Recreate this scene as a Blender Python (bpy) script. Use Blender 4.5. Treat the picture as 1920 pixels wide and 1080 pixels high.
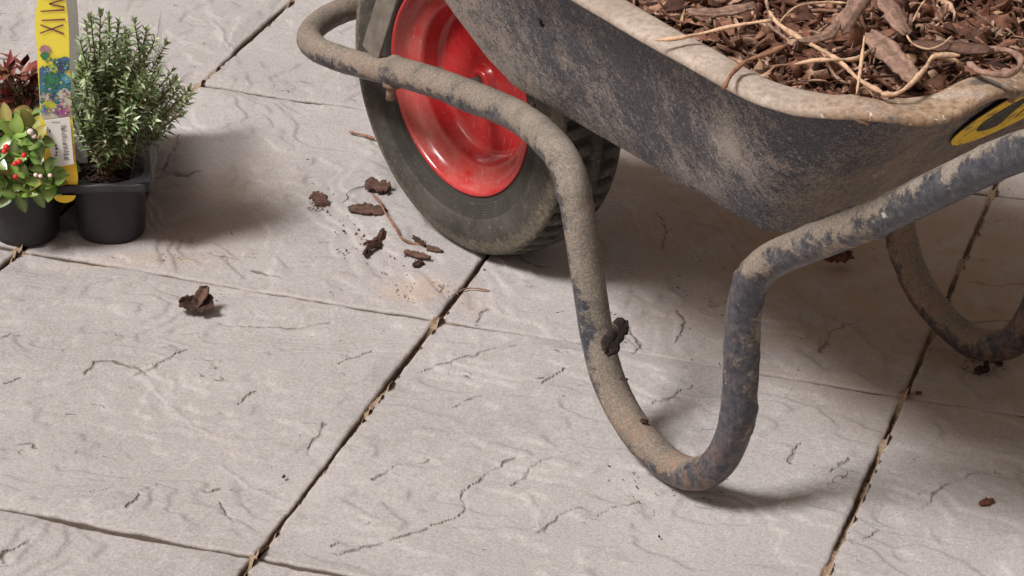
import bpy, math, random
import numpy as np
from mathutils import Vector, Matrix
random.seed(7)
for o in list(bpy.data.objects): bpy.data.objects.remove(o)
scene = bpy.context.scene
col = scene.collection

# ------------------------------------------------------------------ camera
F_PX = 5442.21
CAM = np.array([1.28739444, -2.76388102, 1.28909867])
R = np.array([[0.94842869, 0.31691853, 0.00675724],
              [0.14967644, -0.42893596, -0.89084842],
              [-0.27942795, 0.8459176, -0.45425041]])
cd = bpy.data.cameras.new('camera'); cam = bpy.data.objects.new('camera', cd); col.objects.link(cam)
cd.sensor_width = 36; cd.lens = 36 * F_PX / 1920; cd.clip_start = .05; cd.clip_end = 500
m = Matrix([[R[0][k], -R[1][k], -R[2][k], CAM[k]] for k in range(3)] + [[0, 0, 0, 1]])
cam.matrix_world = m
scene.camera = cam

# ------------------------------------------------------------------ light
KX, KY = 0.48, 0.50                     # ground shift of a shadow per unit of height
world = bpy.data.worlds.new('World'); scene.world = world; world.use_nodes = True
wn = world.node_tree; wn.nodes.clear()
sky = wn.nodes.new('ShaderNodeTexSky'); sky.sky_type = 'NISHITA'; sky.sun_disc = False
sky.sun_elevation = math.atan(1 / math.hypot(KX, KY)); sky.sun_rotation = math.atan2(-KX, -KY)
sky.dust_density = 3.0; sky.ozone_density = 0.3
hs = wn.nodes.new('ShaderNodeHueSaturation'); hs.inputs['Saturation'].default_value = 0.25
tint = wn.nodes.new('ShaderNodeMixRGB'); tint.blend_type = 'MULTIPLY'; tint.inputs[0].default_value = 1
tint.inputs[2].default_value = (1.0, 0.80, 0.64, 1)
bg = wn.nodes.new('ShaderNodeBackground'); bg.inputs['Strength'].default_value = 0.095
wo = wn.nodes.new('ShaderNodeOutputWorld')
wn.links.new(sky.outputs[0], hs.inputs['Color']); wn.links.new(hs.outputs[0], tint.inputs[1])
wn.links.new(tint.outputs[0], bg.inputs['Color']); wn.links.new(bg.outputs[0], wo.inputs['Surface'])
sd = bpy.data.lights.new('sun', 'SUN'); sd.energy = 4.0; sd.angle = math.radians(16); sd.color = (1.0, .985, .97)
so = bpy.data.objects.new('sun', sd); col.objects.link(so)
so.rotation_euler = Vector((KX, KY, -1)).to_track_quat('-Z', 'Y').to_euler(); so.location = (-2, 0, 3)
scene.view_settings.view_transform = 'Standard'; scene.view_settings.look = 'None'
scene.view_settings.exposure = 0.0; scene.view_settings.gamma = 1

# ------------------------------------------------------------------ geometry helpers
W0 = np.array([0.48016241, -0.27839271, 0.0])         # barrow origin: where the wheel meets the ground
AX = np.array([0.84183377, -0.53973689, 0.0])         # towards the handles
LT = np.array([-0.53973689, -0.84183377, 0.0])        # towards the near side
UP = np.array([0, 0, 1.0])
def B(x, y, z): return W0 + AX * x + LT * y + UP * z
def ray(u, v): return R.T @ np.array([(u - 960) / F_PX, (v - 540) / F_PX, 1.0])
def hit(u, v, n, P):
    d = ray(u, v); n = np.array(n, float); return CAM + d * (n @ (np.array(P) - CAM)) / (n @ d)
def gz(u, v, z=0.0): return hit(u, v, (0, 0, 1), (0, 0, z))

class MB:
    def __init__(s): s.v = []; s.f = []; s.mi = []; s.at = {}
    def add(s, vs, fs, mi=0, **at):
        o = len(s.v); s.v += [tuple(p) for p in vs]; s.f += [tuple(i + o for i in f) for f in fs]; s.mi += [mi] * len(fs)
        for k, val in at.items():
            a = s.at.setdefault(k, []); a += [0.0] * (o - len(a)); a += list(val) if hasattr(val, '__len__') else [val] * len(vs)
        for k, a in s.at.items(): a += [0.0] * (len(s.v) - len(a))
    def build(s, name, mats, parent=None, smooth=True, origin=None):
        me = bpy.data.meshes.new(name); vs = s.v
        o = np.zeros(3) if origin is None else np.array(origin, float)
        if origin is not None: vs = [tuple(np.array(p) - o) for p in vs]
        me.from_pydata(vs, [], s.f); 
        for mm in (mats if isinstance(mats, (list, tuple)) else [mats]): me.materials.append(mm)
        me.polygons.foreach_set('material_index', s.mi); me.polygons.foreach_set('use_smooth', [smooth] * len(s.f))
        for k, a in s.at.items():
            at = me.attributes.new(k, 'FLOAT', 'POINT'); at.data.foreach_set('value', a)
        me.update(); ob = bpy.data.objects.new(name, me); col.objects.link(ob); ob.location = o
        if parent is not None:
            ob.parent = parent
            ob.location = Vector(o) - (world_loc(parent))
        return ob
def world_loc(o):
    l = Vector(o.location)
    while o.parent: o = o.parent; l = l + Vector(o.location)
    return l
def empty(name, loc, label, cat, group=None):
    o = bpy.data.objects.new(name, None); col.objects.link(o); o.location = Vector(loc); o.empty_display_size = .05
    return tag(o, label, cat, group)
def tag(o, label=None, cat=None, group=None, kind=None):
    if label: o['label'] = label
    if cat: o['category'] = cat
    if group: o['group'] = group
    if kind: o['kind'] = kind
    return o
def nrm(a): return a / (np.linalg.norm(a) + 1e-12)
def catmull(P, n=8, closed=False):
    P = [np.array(p, float) for p in P]; out = []; N = len(P)
    for i in range(N if closed else N - 1):
        if closed: p0, p1, p2, p3 = P[i - 1], P[i], P[(i + 1) % N], P[(i + 2) % N]
        else: p0, p1, p2, p3 = P[max(i - 1, 0)], P[i], P[i + 1], P[min(i + 2, N - 1)]
        for k in range(n):
            t = k / n
            out.append(.5 * ((2 * p1) + (-p0 + p2) * t + (2 * p0 - 5 * p1 + 4 * p2 - p3) * t * t + (-p0 + 3 * p1 - 3 * p2 + p3) * t ** 3))
    if not closed: out.append(P[-1])
    return out
# numpy value noise
def _h(ix, iy, iz, s):
    n = (ix * 374761393 + iy * 668265263 + iz * 2147483647 + s * 974711) & 0xffffffff
    n = ((n ^ (n >> 13)) * 1274126177) & 0xffffffff
    n = ((n ^ (n >> 16)) * 2246822519) & 0xffffffff
    return ((n ^ (n >> 15)) & 0xffffff) / float(0xffffff)
def vn(x, y, z=0.0, s=0):
    x = np.asarray(x, float); y = np.asarray(y, float); z = np.zeros_like(x) + z
    ix, iy, iz = [np.floor(q).astype(np.int64) for q in (x, y, z)]
    fx, fy, fz = x - ix, y - iy, z - iz
    fx, fy, fz = [q * q * q * (q * (6 * q - 15) + 10) for q in (fx, fy, fz)]
    r = 0
    for a in (0, 1):
        for b in (0, 1):
            for c in (0, 1):
                r = r + (fx if a else 1 - fx) * (fy if b else 1 - fy) * (fz if c else 1 - fz) * _h(ix + a, iy + b, iz + c, s)
    return r
def fbm(x, y, z=0.0, s=0, o=4):
    r = 0; A = 1; T = 0
    for k in range(o):
        r = r + A * vn(x * 2 ** k, y * 2 ** k, np.asarray(z) * 2 ** k, s + k * 17); T += A; A *= .5
    return r / T

def tube(mb, P, r, n=20, lump=0.0, seed=0, caps=True, **at):
    """tube along points P; r scalar or list; at: per-point lists"""
    P = [np.array(p, float) for p in P]; N = len(P)
    rr = [r] * N if not hasattr(r, '__len__') else list(r)
    T = [nrm(P[min(i + 1, N - 1)] - P[max(i - 1, 0)]) for i in range(N)]
    ref = np.array([0, 0, 1.0]) if abs(T[0][2]) < .9 else np.array([1.0, 0, 0])
    u = nrm(np.cross(T[0], ref)); vs = []; fs = []
    for i in range(N):
        u = nrm(u - T[i] * (u @ T[i])); w = np.cross(T[i], u)
        for k in range(n):
            a = 2 * math.pi * k / n; d = u * math.cos(a) + w * math.sin(a)
            vs.append(P[i] + d * rr[i])
    vs = np.array(vs)
    if lump:
        ctr = np.repeat(np.array(P), n, 0); d = vs - ctr
        nn = fbm(vs[:, 0] * 90, vs[:, 1] * 90, vs[:, 2] * 90, seed, 3)
        nn2 = vn(vs[:, 0] * 30, vs[:, 1] * 30, vs[:, 2] * 30, seed + 5)
        k = (np.clip(nn - .5, 0, 1) * 2) * np.clip(nn2 * 2 - .7, 0, 1) * lump
        vs = ctr + d * (1 + k / np.repeat(rr, n))[:, None]
    for i in range(N - 1):
        for k in range(n):
            a, b = i * n + k, i * n + (k + 1) % n; fs.append((a, b, b + n, a + n))
    if caps: fs += [tuple(range(n))[::-1], tuple(range((N - 1) * n, N * n))]
    mb.add(vs, fs, **{k: np.repeat(v, n) for k, v in at.items()})

# ------------------------------------------------------------------ material helpers
class NT:
    def __init__(s, name):
        s.m = bpy.data.materials.new(name); s.m.use_nodes = True; s.t = s.m.node_tree; s.n = s.t.nodes; s.l = s.t.links
        s.b = s.n['Principled BSDF']; s.tc = s.n.new('ShaderNodeTexCoord')
    def _in(s, sock, v):
        if v is None: return
        if hasattr(v, 'is_output') or isinstance(v, bpy.types.NodeSocket): s.l.new(v, sock)
        elif isinstance(v, tuple) and len(v) == 3 and sock.type == 'RGBA': sock.default_value = (*v, 1)
        else: sock.default_value = v
    def noise(s, scale, detail=4, rough=.55, dist=0.0, vec=None, col=False):
        n = s.n.new('ShaderNodeTexNoise'); n.inputs['Scale'].default_value = scale; n.inputs['Detail'].default_value = detail
        n.inputs['Roughness'].default_value = rough; n.inputs['Distortion'].default_value = dist
        s.l.new(vec if vec is not None else s.tc.outputs['Object'], n.inputs['Vector']); return n.outputs['Color' if col else 'Fac']
    def voro(s, scale, feature='F1', vec=None, out='Distance'):
        n = s.n.new('ShaderNodeTexVoronoi'); n.feature = feature; n.inputs['Scale'].default_value = scale
        s.l.new(vec if vec is not None else s.tc.outputs['Object'], n.inputs['Vector']); return n.outputs[out]
    def mapv(s, scale=(1, 1, 1), rot=(0, 0, 0), loc=(0, 0, 0), vec=None):
        n = s.n.new('ShaderNodeMapping'); n.inputs['Scale'].default_value = scale; n.inputs['Rotation'].default_value = rot; n.inputs['Location'].default_value = loc
        s.l.new(vec if vec is not None else s.tc.outputs['Object'], n.inputs['Vector']); return n.outputs[0]
    def ramp(s, f, stops):
        n = s.n.new('ShaderNodeValToRGB'); s._in(n.inputs[0], f); cr = n.color_ramp
        while len(cr.elements) < len(stops): cr.elements.new(.5)
        for e, (p, c) in zip(cr.elements, stops):
            e.position = p; e.color = (*c, 1) if isinstance(c, tuple) else (c, c, c, 1)
        return n.outputs[0]
    def rng(s, f, a, b, c=0.0, d=1.0):
        n = s.n.new('ShaderNodeMapRange'); s._in(n.inputs[0], f)
        for k, v in zip((1, 2, 3, 4), (a, b, c, d)): n.inputs[k].default_value = v
        return n.outputs[0]
    def math(s, op, a, b=0.0, c=None):
        n = s.n.new('ShaderNodeMath'); n.operation = op; s._in(n.inputs[0], a); s._in(n.inputs[1], b)
        if c is not None: s._in(n.inputs[2], c)
        return n.outputs[0]
    def mix(s, f, a, b, mode='MIX'):
        n = s.n.new('ShaderNodeMixRGB'); n.blend_type = mode; s._in(n.inputs[0], f); s._in(n.inputs[1], a); s._in(n.inputs[2], b); return n.outputs[0]
    def attr(s, name):
        n = s.n.new('ShaderNodeAttribute'); n.attribute_name = name; return n.outputs['Fac']
    def isl(s):
        return s.n.new('ShaderNodeNewGeometry').outputs['Random Per Island']
    def normal(s):
        g = s.n.new('ShaderNodeNewGeometry'); x = s.n.new('ShaderNodeSeparateXYZ'); s.l.new(g.outputs['Normal'], x.inputs[0]); return x.outputs
    def pos(s):
        x = s.n.new('ShaderNodeSeparateXYZ'); s.l.new(s.tc.outputs['Object'], x.inputs[0]); return x.outputs
    def bump(s, h, strength=.5, dist=.001, nrm=None):
        n = s.n.new('ShaderNodeBump'); s._in(n.inputs['Height'], h); n.inputs['Strength'].default_value = strength; n.inputs['Distance'].default_value = dist
        if nrm is not None: s.l.new(nrm, n.inputs['Normal'])
        return n.outputs[0]
    def done(s, color, rough=.8, normal=None, spec=None, **kw):
        s._in(s.b.inputs['Base Color'], color); s._in(s.b.inputs['Roughness'], rough)
        if normal is not None: s.l.new(normal, s.b.inputs['Normal'])
        if spec is not None: s.b.inputs['Specular IOR Level'].default_value = spec
        for k, v in kw.items(): s._in(s.b.inputs[k.replace('_', ' ')], v)
        return s.m

def mat_slab():
    t = NT('riven_concrete')
    big = t.noise(5, 5, .6); mid = t.noise(38, 5, .65); fine = t.noise(360, 4, .7); isl = t.isl(); grit = t.noise(1100, 2, .6)
    c = t.mix(t.rng(big, .35, .65), (.335, .313, .314), (.415, .392, .392))
    c = t.mix(t.rng(isl, 0, 1, 0, .20), c, (.30, .285, .28))
    c = t.mix(t.rng(mid, .42, .75, 0, .45), c, (.32, .29, .275))
    c = t.mix(t.rng(fine, .48, .68, 0, .45), c, (.54, .525, .52))
    c = t.mix(t.rng(fine, .48, .32, 0, .5), c, (.24, .22, .205))
    med = t.noise(170, 3, .7); c = t.mix(t.rng(med, .44, .34, 0, .3), c, (.25, .225, .21))
    pores = t.math('MULTIPLY', t.rng(t.voro(260), .13, .05), t.rng(t.noise(60, 2), .52, .62))
    c = t.mix(t.math('MULTIPLY', pores, .75), c, (.16, .13, .11))
    # hairline cracks of the riven face: contour lines of stretched noise, broken up
    def lines(rot, sc, scl, w, msk, seed):
        v = t.mapv(sc, (0, 0, math.radians(rot)), (seed, seed * 2.3, 0))
        n = t.noise(scl, 3, .6, .4, v)
        d = t.math('ABSOLUTE', t.math('SUBTRACT', n, .5))
        return t.math('MULTIPLY', t.rng(d, w, w * .3), t.rng(t.noise(msk, 3, .6, 0, t.mapv((1, 1, 1), (0, 0, 0), (seed, 5, 0))), .63, .69))
    l1 = lines(20, (1, 2.2, 1), 9, .0045, 22, 1.7); l2 = lines(-30, (1, 1.8, 1), 13, .005, 26, 4.1); l3 = lines(60, (1, 2, 1), 7, .0035, 30, 8.9)
    ln = t.math('MAXIMUM', t.math('MAXIMUM', l1, l2), l3)
    cr = t.math('MAXIMUM', t.math('MULTIPLY', t.rng(t.attr('crack'), .35, .9), t.rng(t.noise(38, 3, .7), .34, .55, .1, 1)), t.math('MULTIPLY', ln, .9))
    c = t.mix(t.math('MULTIPLY', cr, .8), c, (.14, .115, .10))
    # sand swept on to the slabs beside the joints
    sand = t.rng(t.math('ADD', t.noise(420, 3, .75), t.math('MULTIPLY', t.attr('sand'), .13)), .635, .68)
    c = t.mix(t.math('MULTIPLY', sand, .85), c, t.mix(t.noise(500, 2), (.40, .26, .15), (.58, .44, .31)))
    # brown shade painted into the slab colour, under the barrow and beside the pots
    shade_tint = t.math('MULTIPLY', t.attr('shade_tint'), t.rng(t.noise(16, 5, .65), .2, .55))
    c = t.mix(t.math('MULTIPLY', shade_tint, .85), c, (.33, .225, .145))
    c = t.mix(t.rng(t.attr('side'), .015, .08), c, t.mix(fine, (.06, .045, .035), (.15, .115, .09)))
    h = t.math('ADD', t.math('MULTIPLY', mid, .5), t.math('MULTIPLY', fine, .30))
    h = t.math('ADD', h, t.math('MULTIPLY', grit, .08))
    h = t.math('SUBTRACT', h, t.math('MULTIPLY', cr, .7)); h = t.math('SUBTRACT', h, t.math('MULTIPLY', pores, .5))
    return t.done(c, .88, t.bump(h, 1.0, .0022), spec=.3)
def mat_sand():
    t = NT('jointing_sand')
    g = t.noise(700, 3, .7); c = t.mix(t.rng(g, .35, .65), (.20, .135, .085), (.50, .38, .28))
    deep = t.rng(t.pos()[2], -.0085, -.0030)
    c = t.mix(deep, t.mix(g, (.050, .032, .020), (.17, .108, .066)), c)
    return t.done(c, .95, t.bump(g, .9, .002), spec=.1)
def mat_frame():
    t = NT('muddy_painted_steel')
    nz = t.normal(); px_ = t.pos()[0]; mud = t.attr('mud'); rust = t.attr('rust')
    n1 = t.noise(34, 6, .68); n2 = t.noise(150, 5, .7); n3 = t.noise(520, 3, .7); sm = t.noise(12, 3)
    f = t.math('ADD', t.math('MULTIPLY', t.math('ADD', nz[2], t.math('MULTIPLY', nz[0], .45)), .72), t.math('MULTIPLY', t.math('SUBTRACT', n1, .5), 2.5))
    f = t.math('ADD', f, t.math('MULTIPLY', t.math('SUBTRACT', n2, .5), 1.1))
    f = t.math('ADD', f, t.math('SUBTRACT', t.math('MULTIPLY', mud, 1.5), .78))
    f = t.rng(f, -.10, .16)
    paint = t.mix(t.rng(n2, .35, .7), (.030, .031, .040), (.085, .088, .105))
    scr = t.noise(60, 4, .7, 0, t.mapv((6, 1, 1), (.4, .2, .9)))
    paint = t.mix(t.rng(scr, .58, .72, 0, .55), paint, (.22, .21, .21))
    dust = t.mix(t.rng(n1, .3, .7), (.115, .096, .080), (.250, .218, .186))
    dust = t.mix(t.rng(n3, .5, .75, 0, .6), dust, (.44, .39, .33)); dust = t.mix(t.rng(n3, .5, .3, 0, .6), dust, (.10, .08, .06))
    rs = t.mix(t.rng(n2, .35, .65), (.10, .05, .028), (.30, .17, .10))
    c = t.mix(f, paint, dust)
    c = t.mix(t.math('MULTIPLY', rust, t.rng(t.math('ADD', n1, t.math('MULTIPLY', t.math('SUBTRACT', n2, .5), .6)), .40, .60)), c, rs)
    spl = t.math('MULTIPLY', t.rng(t.noise(170, 3, .6, .5), .66, .70), t.rng(t.noise(24, 2), .50, .58))
    c = t.mix(t.math('MULTIPLY', spl, .8), c, (.48, .45, .42))
    h = t.math('ADD', t.math('MULTIPLY', f, .7), t.math('ADD', t.math('MULTIPLY', n2, .5), t.math('MULTIPLY', n3, .4)))
    return t.done(c, t.rng(f, 0, 1, .33, .85), t.bump(h, .8, .0015), spec=.4)
def mat_tray():
    t = NT('dusty_black_tray')
    n1 = t.noise(9, 5, .6); n2 = t.noise(165, 5, .8); n3 = t.noise(480, 4, .8); n4 = t.noise(34, 4, .7, .6)
    base = t.mix(t.rng(n3, .35, .65), (.020, .021, .028), (.115, .116, .136))
    f = t.math('ADD', t.math('MULTIPLY', t.math('SUBTRACT', n1, .5), 1.7), t.math('MULTIPLY', t.math('SUBTRACT', n2, .5), 2.3))
    f = t.math('ADD', f, t.math('MULTIPLY', t.math('SUBTRACT', n3, .5), 2.3)); sm = t.noise(30, 4, .6, .8, t.mapv((1, 1, .28), (.15, .1, 0))); f = t.math('ADD', f, t.math('MULTIPLY', t.math('SUBTRACT', sm, .5), 1.0))
    f = t.math('ADD', f, t.math('MULTIPLY', t.math('SUBTRACT', n4, .5), 1.0))
    f = t.math('ADD', f, t.math('SUBTRACT', t.attr('dust'), .5))
    f = t.rng(f, -.18, .75)
    tan = t.mix(t.attr('warm'), (.50, .455, .415), (.27, .195, .13))
    tan = t.mix(t.rng(n3, .35, .7), t.mix(.5, tan, (.12, .09, .07)), tan)
    c = t.mix(f, base, tan)
    rn = t.rng(t.math('ADD', n2, t.math('MULTIPLY', t.math('SUBTRACT', n4, .5), .5)), .50, .66)
    c = t.mix(t.math('MULTIPLY', t.attr('rusty'), rn), c, (.25, .13, .07))
    scr = t.noise(70, 4, .7, 0, t.mapv((1, 1, .12), (0, 0, .5)))
    c = t.mix(t.math('MULTIPLY', t.rng(scr, .62, .72), t.math('MULTIPLY', t.rng(t.noise(6, 2), .45, .58), .75)), c, (.5, .48, .46))
    h = t.math('ADD', t.math('MULTIPLY', n2, .7), t.math('ADD', t.math('MULTIPLY', n3, .7), t.math('MULTIPLY', f, .3)))
    return t.done(c, .68, t.bump(h, .6, .0011), spec=.35)
def mat_rim_dust():
    t = NT('dusty_tray_rim')
    n1 = t.noise(22, 5, .6); n2 = t.noise(160, 5, .7); n3 = t.noise(500, 3, .7); w = t.attr('warm')
    c = t.mix(t.rng(n1, .35, .65), (.34, .285, .245), (.45, .385, .335))
    c = t.mix(t.rng(n2, .38, .58, .75, 0), c, (.25, .195, .155))
    wc = t.mix(t.rng(n2, .35, .65), (.17, .105, .06), (.40, .28, .19))
    c = t.mix(t.math('MULTIPLY', w, t.rng(t.noise(45, 5, .7, .5), .30, .55)), c, wc)
    c = t.mix(t.math('MULTIPLY', w, t.rng(t.noise(90, 4, .7, .5), .62, .68)), c, (.66, .58, .50))
    c = t.mix(t.rng(n3, .5, .3, 0, .5), c, (.24, .19, .15))
    dark = t.math('MULTIPLY', w, t.rng(t.noise(28, 3, .6, 0, t.mapv((1, 1, 1), (0, 0, 0), (3, 3, 3))), .60, .66))
    c = t.mix(dark, c, (.12, .10, .085))
    h = t.math('ADD', t.math('MULTIPLY', n2, .8), t.math('MULTIPLY', n3, .4))
    return t.done(c, .9, t.bump(h, .6, .0014), spec=.2)
def mat_tyre():
    t = NT('dusty_rubber'); n1 = t.noise(26, 5, .65); n2 = t.noise(190, 5, .7); n3 = t.noise(600, 3, .7)
    c = t.mix(t.rng(n1, .35, .65), (.036, .033, .030), (.078, .070, .061))
    edge = t.attr('edge')
    f = t.math('ADD', t.math('MULTIPLY', edge, .75), t.math('MULTIPLY', t.math('SUBTRACT', n2, .5), 1.6))
    c = t.mix(t.rng(f, .30, .85, 0, .7), c, (.25, .215, .155))
    c = t.mix(t.rng(n3, .60, .72, 0, .6), c, (.26, .235, .185)); c = t.mix(t.rng(n2, .60, .68, 0, .55), c, (.21, .185, .14))
    ring = t.attr('groove'); c = t.mix(ring, c, (.030, .028, .026))
    h = t.math('ADD', t.math('MULTIPLY', n2, .6), t.math('MULTIPLY', n3, .4))
    return t.done(c, .82, t.bump(h, .45, .0009), spec=.3)
def mat_red():
    t = NT('glossy_red_paint'); n1 = t.noise(24, 5, .65); n2 = t.noise(160, 4, .7)
    c = t.mix(t.rng(n1, .4, .7), (.43, .007, .012), (.42, .018, .020))
    dust = t.math('MULTIPLY', t.attr('dust'), t.rng(t.math('ADD', n1, t.math('MULTIPLY', n2, .4)), .50, .90, .12, .6))
    c = t.mix(dust, c, (.50, .20, .17))
    c = t.mix(t.rng(n2, .66, .72), c, (.40, .28, .22)); sc_ = t.noise(50, 4, .7, 0, t.mapv((5, 1, .6), (.3, .9, .2))); c = t.mix(t.math('MULTIPLY', t.rng(sc_, .64, .70), .6), c, (.62, .42, .38))
    return t.done(c, t.rng(n1, .3, .7, .10, .36), t.bump(n2, .12, .0005), spec=.5)
def mat_plain(name, c1, c2, sc=80, rough=.6, bump=.3, bd=.0006, spec=.4, **kw):
    t = NT(name); n = t.noise(sc, 5, .65)
    return t.done(t.mix(t.rng(n, .3, .7), c1, c2), rough, t.bump(n, bump, bd), spec=spec, **kw)
def mat_bark(name, stops, bump=.8):
    t = NT(name); r = t.isl(); n = t.noise(160, 5, .7); s = t.noise(90, 4, .7, .3, t.mapv((1, 5, 1)))
    c = t.ramp(r, stops); fb = t.attr('fib')
    c = t.mix(t.rng(fb, .35, .9, 0, .75), c, t.mix(.75, c, (.014, .007, .005)))
    c = t.mix(t.rng(n, .35, .58, .75, 0), c, t.mix(.75, c, (.014, .007, .005)))
    c = t.mix(t.rng(s, .58, .75, 0, .45), c, (.46, .31, .25))
    return t.done(c, .8, t.bump(t.math('ADD', n, s), bump, .0016), spec=.35)
def mat_leaf(name, stops, rough=.4, vein=False):
    t = NT(name); r = t.isl(); n = t.noise(140, 3, .6)
    c = t.ramp(r, stops); c = t.mix(t.rng(n, .3, .7, 0, .35), c, t.mix(.6, c, (.01, .02, .004)))
    if vein: c = t.mix(t.math('MULTIPLY', t.attr('vein'), .55), c, (.36, .42, .16))
    c = t.mix(t.math('MULTIPLY', t.attr('tip'), .8), c, (.30, .34, .16)) if not vein else c
    return t.done(c, rough, t.bump(n, .2, .0006), spec=.5)
M = dict(slab=mat_slab(), sand=mat_sand(), frame=mat_frame(), tray=mat_tray(), rimd=mat_rim_dust(), tyre=mat_tyre(), red=mat_red(),
         bark=mat_bark('bark_mulch', [(0, (.045, .018, .011)), (.25, (.13, .050, .028)), (.5, (.25, .112, .068)), (.75, (.40, .215, .145)), (.92, (.54, .36, .27)), (1, (.64, .40, .24))]),
         barkd=mat_bark('dark_bark', [(0, (.030, .015, .011)), (1, (.075, .038, .026))]),
         barkk=mat_bark('blackish_bark', [(0, (.016, .012, .011)), (1, (.030, .022, .020))]),
         barkm=mat_bark('brown_bark', [(0, (.10, .052, .036)), (1, (.15, .080, .058))]),
         barkr=mat_bark('reddish_bark', [(0, (.13, .045, .025)), (1, (.17, .065, .035))]),
         barkg=mat_bark('pinkish_bark', [(0, (.30, .175, .125)), (1, (.38, .245, .19))], .9),
         straw=mat_bark('pale_wood', [(0, (.46, .26, .15)), (.5, (.60, .40, .26)), (1, (.66, .44, .30))], .6),
         twig=mat_bark('twig_bark', [(0, (.26, .125, .075)), (1, (.33, .17, .105))], .5),
         soil=mat_bark('potting_soil', [(0, (.010, .006, .005)), (.6, (.035, .020, .014)), (1, (.12, .055, .035))]),
         pot=mat_plain('black_pot_plastic', (.020, .019, .022), (.034, .032, .036), 300, .42, .15, .0003),
         dark=mat_plain('dark_dirty_steel', (.030, .024, .019), (.085, .066, .050), 120, .75, .5, .001),
         rust=mat_plain('rusty_bolt', (.13, .075, .05), (.27, .18, .13), 200, .85, .6, .001),
         grip=mat_plain('black_rubber_grip', (.02, .02, .02), (.05, .048, .045), 200, .7),
         yellow=mat_plain('yellow_card', (.93, .78, .07), (.95, .82, .10), 30, .35, .05),
         orange=mat_plain('orange_card', (.86, .52, .03), (.90, .60, .04), 30, .4, .05),
         white=mat_plain('white_sticker', (.74, .72, .70), (.80, .78, .76), 60, .4, .05),
         cardback=mat_plain('grey_card_back', (.36, .34, .32), (.40, .38, .36), 50, .6, .05),
         ink=mat_plain('dark_ink', (.04, .035, .04), (.07, .06, .06), 90, .5, .05),
         purple=mat_plain('purple_ink', (.17, .05, .07), (.22, .07, .09), 90, .5, .05),
         strap=mat_plain('dusty_steel_strap', (.10, .085, .070), (.20, .175, .150), 60, .7, .5, .001), styel=None)
def solid(name, c, rough=.45):
    return mat_plain(name, tuple(x * .8 for x in c), tuple(min(1, x * 1.25) for x in c), 240, rough, .05)

# ------------------------------------------------------------------ paving
NODE = {}
OBS = {(0, 0): (.0004, -.004), (0, 1): (.0023, -.4479), (1, 1): (.4483, -.4507), (1, 2): (.4491, -.8979), (2, 1): (.9016, -.4537), (2, 0): (.8998, .008)}
for i in range(-7, 10):
    for j in range(-9, 8):
        NODE[(i, j)] = np.array(OBS.get((i, j), (i * .45, -j * .45)))
GL, GM = .0050, .0048      # joint widths (long joints / cross joints)
def ptl(pts): return np.array([gz(u, v)[:2] for u, v in pts])
CR = [ptl(p) for p in [
    [(640, 1030), (720, 1010), (800, 985), (872, 958), (865, 918), (905, 890), (965, 862)],
    [(578, 845), (590, 822), (598, 815), (610, 795)], [(448, 762), (462, 750), (484, 740)], [(405, 600), (470, 606), (540, 608), (620, 602)],
    [(10, 1062), (5, 1048), (50, 1025), (65, 1015)], [(0, 645), (22, 636)], [(10, 715), (38, 705)], [(35, 825), (60, 822), (70, 832)],
    [(165, 930), (185, 922), (225, 915)], [(272, 925), (285, 914), (305, 908)], [(240, 955), (262, 930)], [(385, 918), (412, 913)], [(410, 935), (425, 955), (440, 978)],
    [(785, 692), (830, 680), (900, 664), (970, 648)], [(1015, 718), (1060, 692)], [(893, 602), (905, 585), (916, 575)], [(1268, 642), (1284, 602), (1272, 582)],
    [(1735, 945), (1760, 915), (1800, 897), (1845, 892)], [(1812, 527), (1860, 535), (1920, 533)], [(1798, 602), (1850, 600), (1895, 598)],
    [(625, 1018), (636, 1012)], [(255, 700), (290, 690), (350, 655)], [(160, 700), (178, 684), (210, 680), (262, 690), (278, 702)],
    [(1180, 610), (1200, 640), (1190, 668)], [(1205, 756), (1260, 745), (1300, 722)], [(950, 470), (990, 500), (1030, 505)], [(1540, 660), (1560, 620), (1600, 600)],
    [(960, 905), (1010, 870), (1040, 860)], [(1480, 870), (1500, 830)], [(340, 255), (300, 330), (352, 330)], [(295, 320), (345, 330), (370, 325)],
    [(265, 340), (330, 325)], [(1230, 400), (1250, 430), (1240, 470)], [(700, 900), (760, 870), (800, 862)], [(1120, 970), (1150, 950), (1200, 940)],
    [(640, 690), (700, 660)], [(470, 500), (540, 520)], [(395, 470), (450, 480)], [(1010, 1000), (1060, 960), (1090, 950)], [(850, 760), (900, 740)], [(1620, 1010), (1650, 990)],
    [(1797, 318), (1815, 345), (1830, 360)], [(1560, 890), (1590, 860)]]]
RIDGE = [ptl(p) for p in [
    [(280, 715), (300, 742), (335, 775), (375, 805), (420, 822)], [(275, 660), (310, 675)], [(408, 868), (440, 885), (500, 920), (530, 935)], [(355, 30), (400, 50), (430, 90), (440, 95)],
    [(395, 40), (415, 65), (430, 92)], [(1310, 585), (1335, 600)], [(1545, 560), (1500, 610), (1515, 640)], [(1740, 985), (1755, 1020)], [(990, 920), (1010, 960), (1005, 990)]]]
def seg_dist(X, Y, pl):
    D = np.full(X.shape, 9.0)
    for a, b in zip(pl[:-1], pl[1:]):
        d = b - a; L = d @ d + 1e-12; t = np.clip(((X - a[0]) * d[0] + (Y - a[1]) * d[1]) / L, 0, 1)
        D = np.minimum(D, np.hypot(X - a[0] - d[0] * t, Y - a[1] - d[1] * t))
    return D
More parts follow.
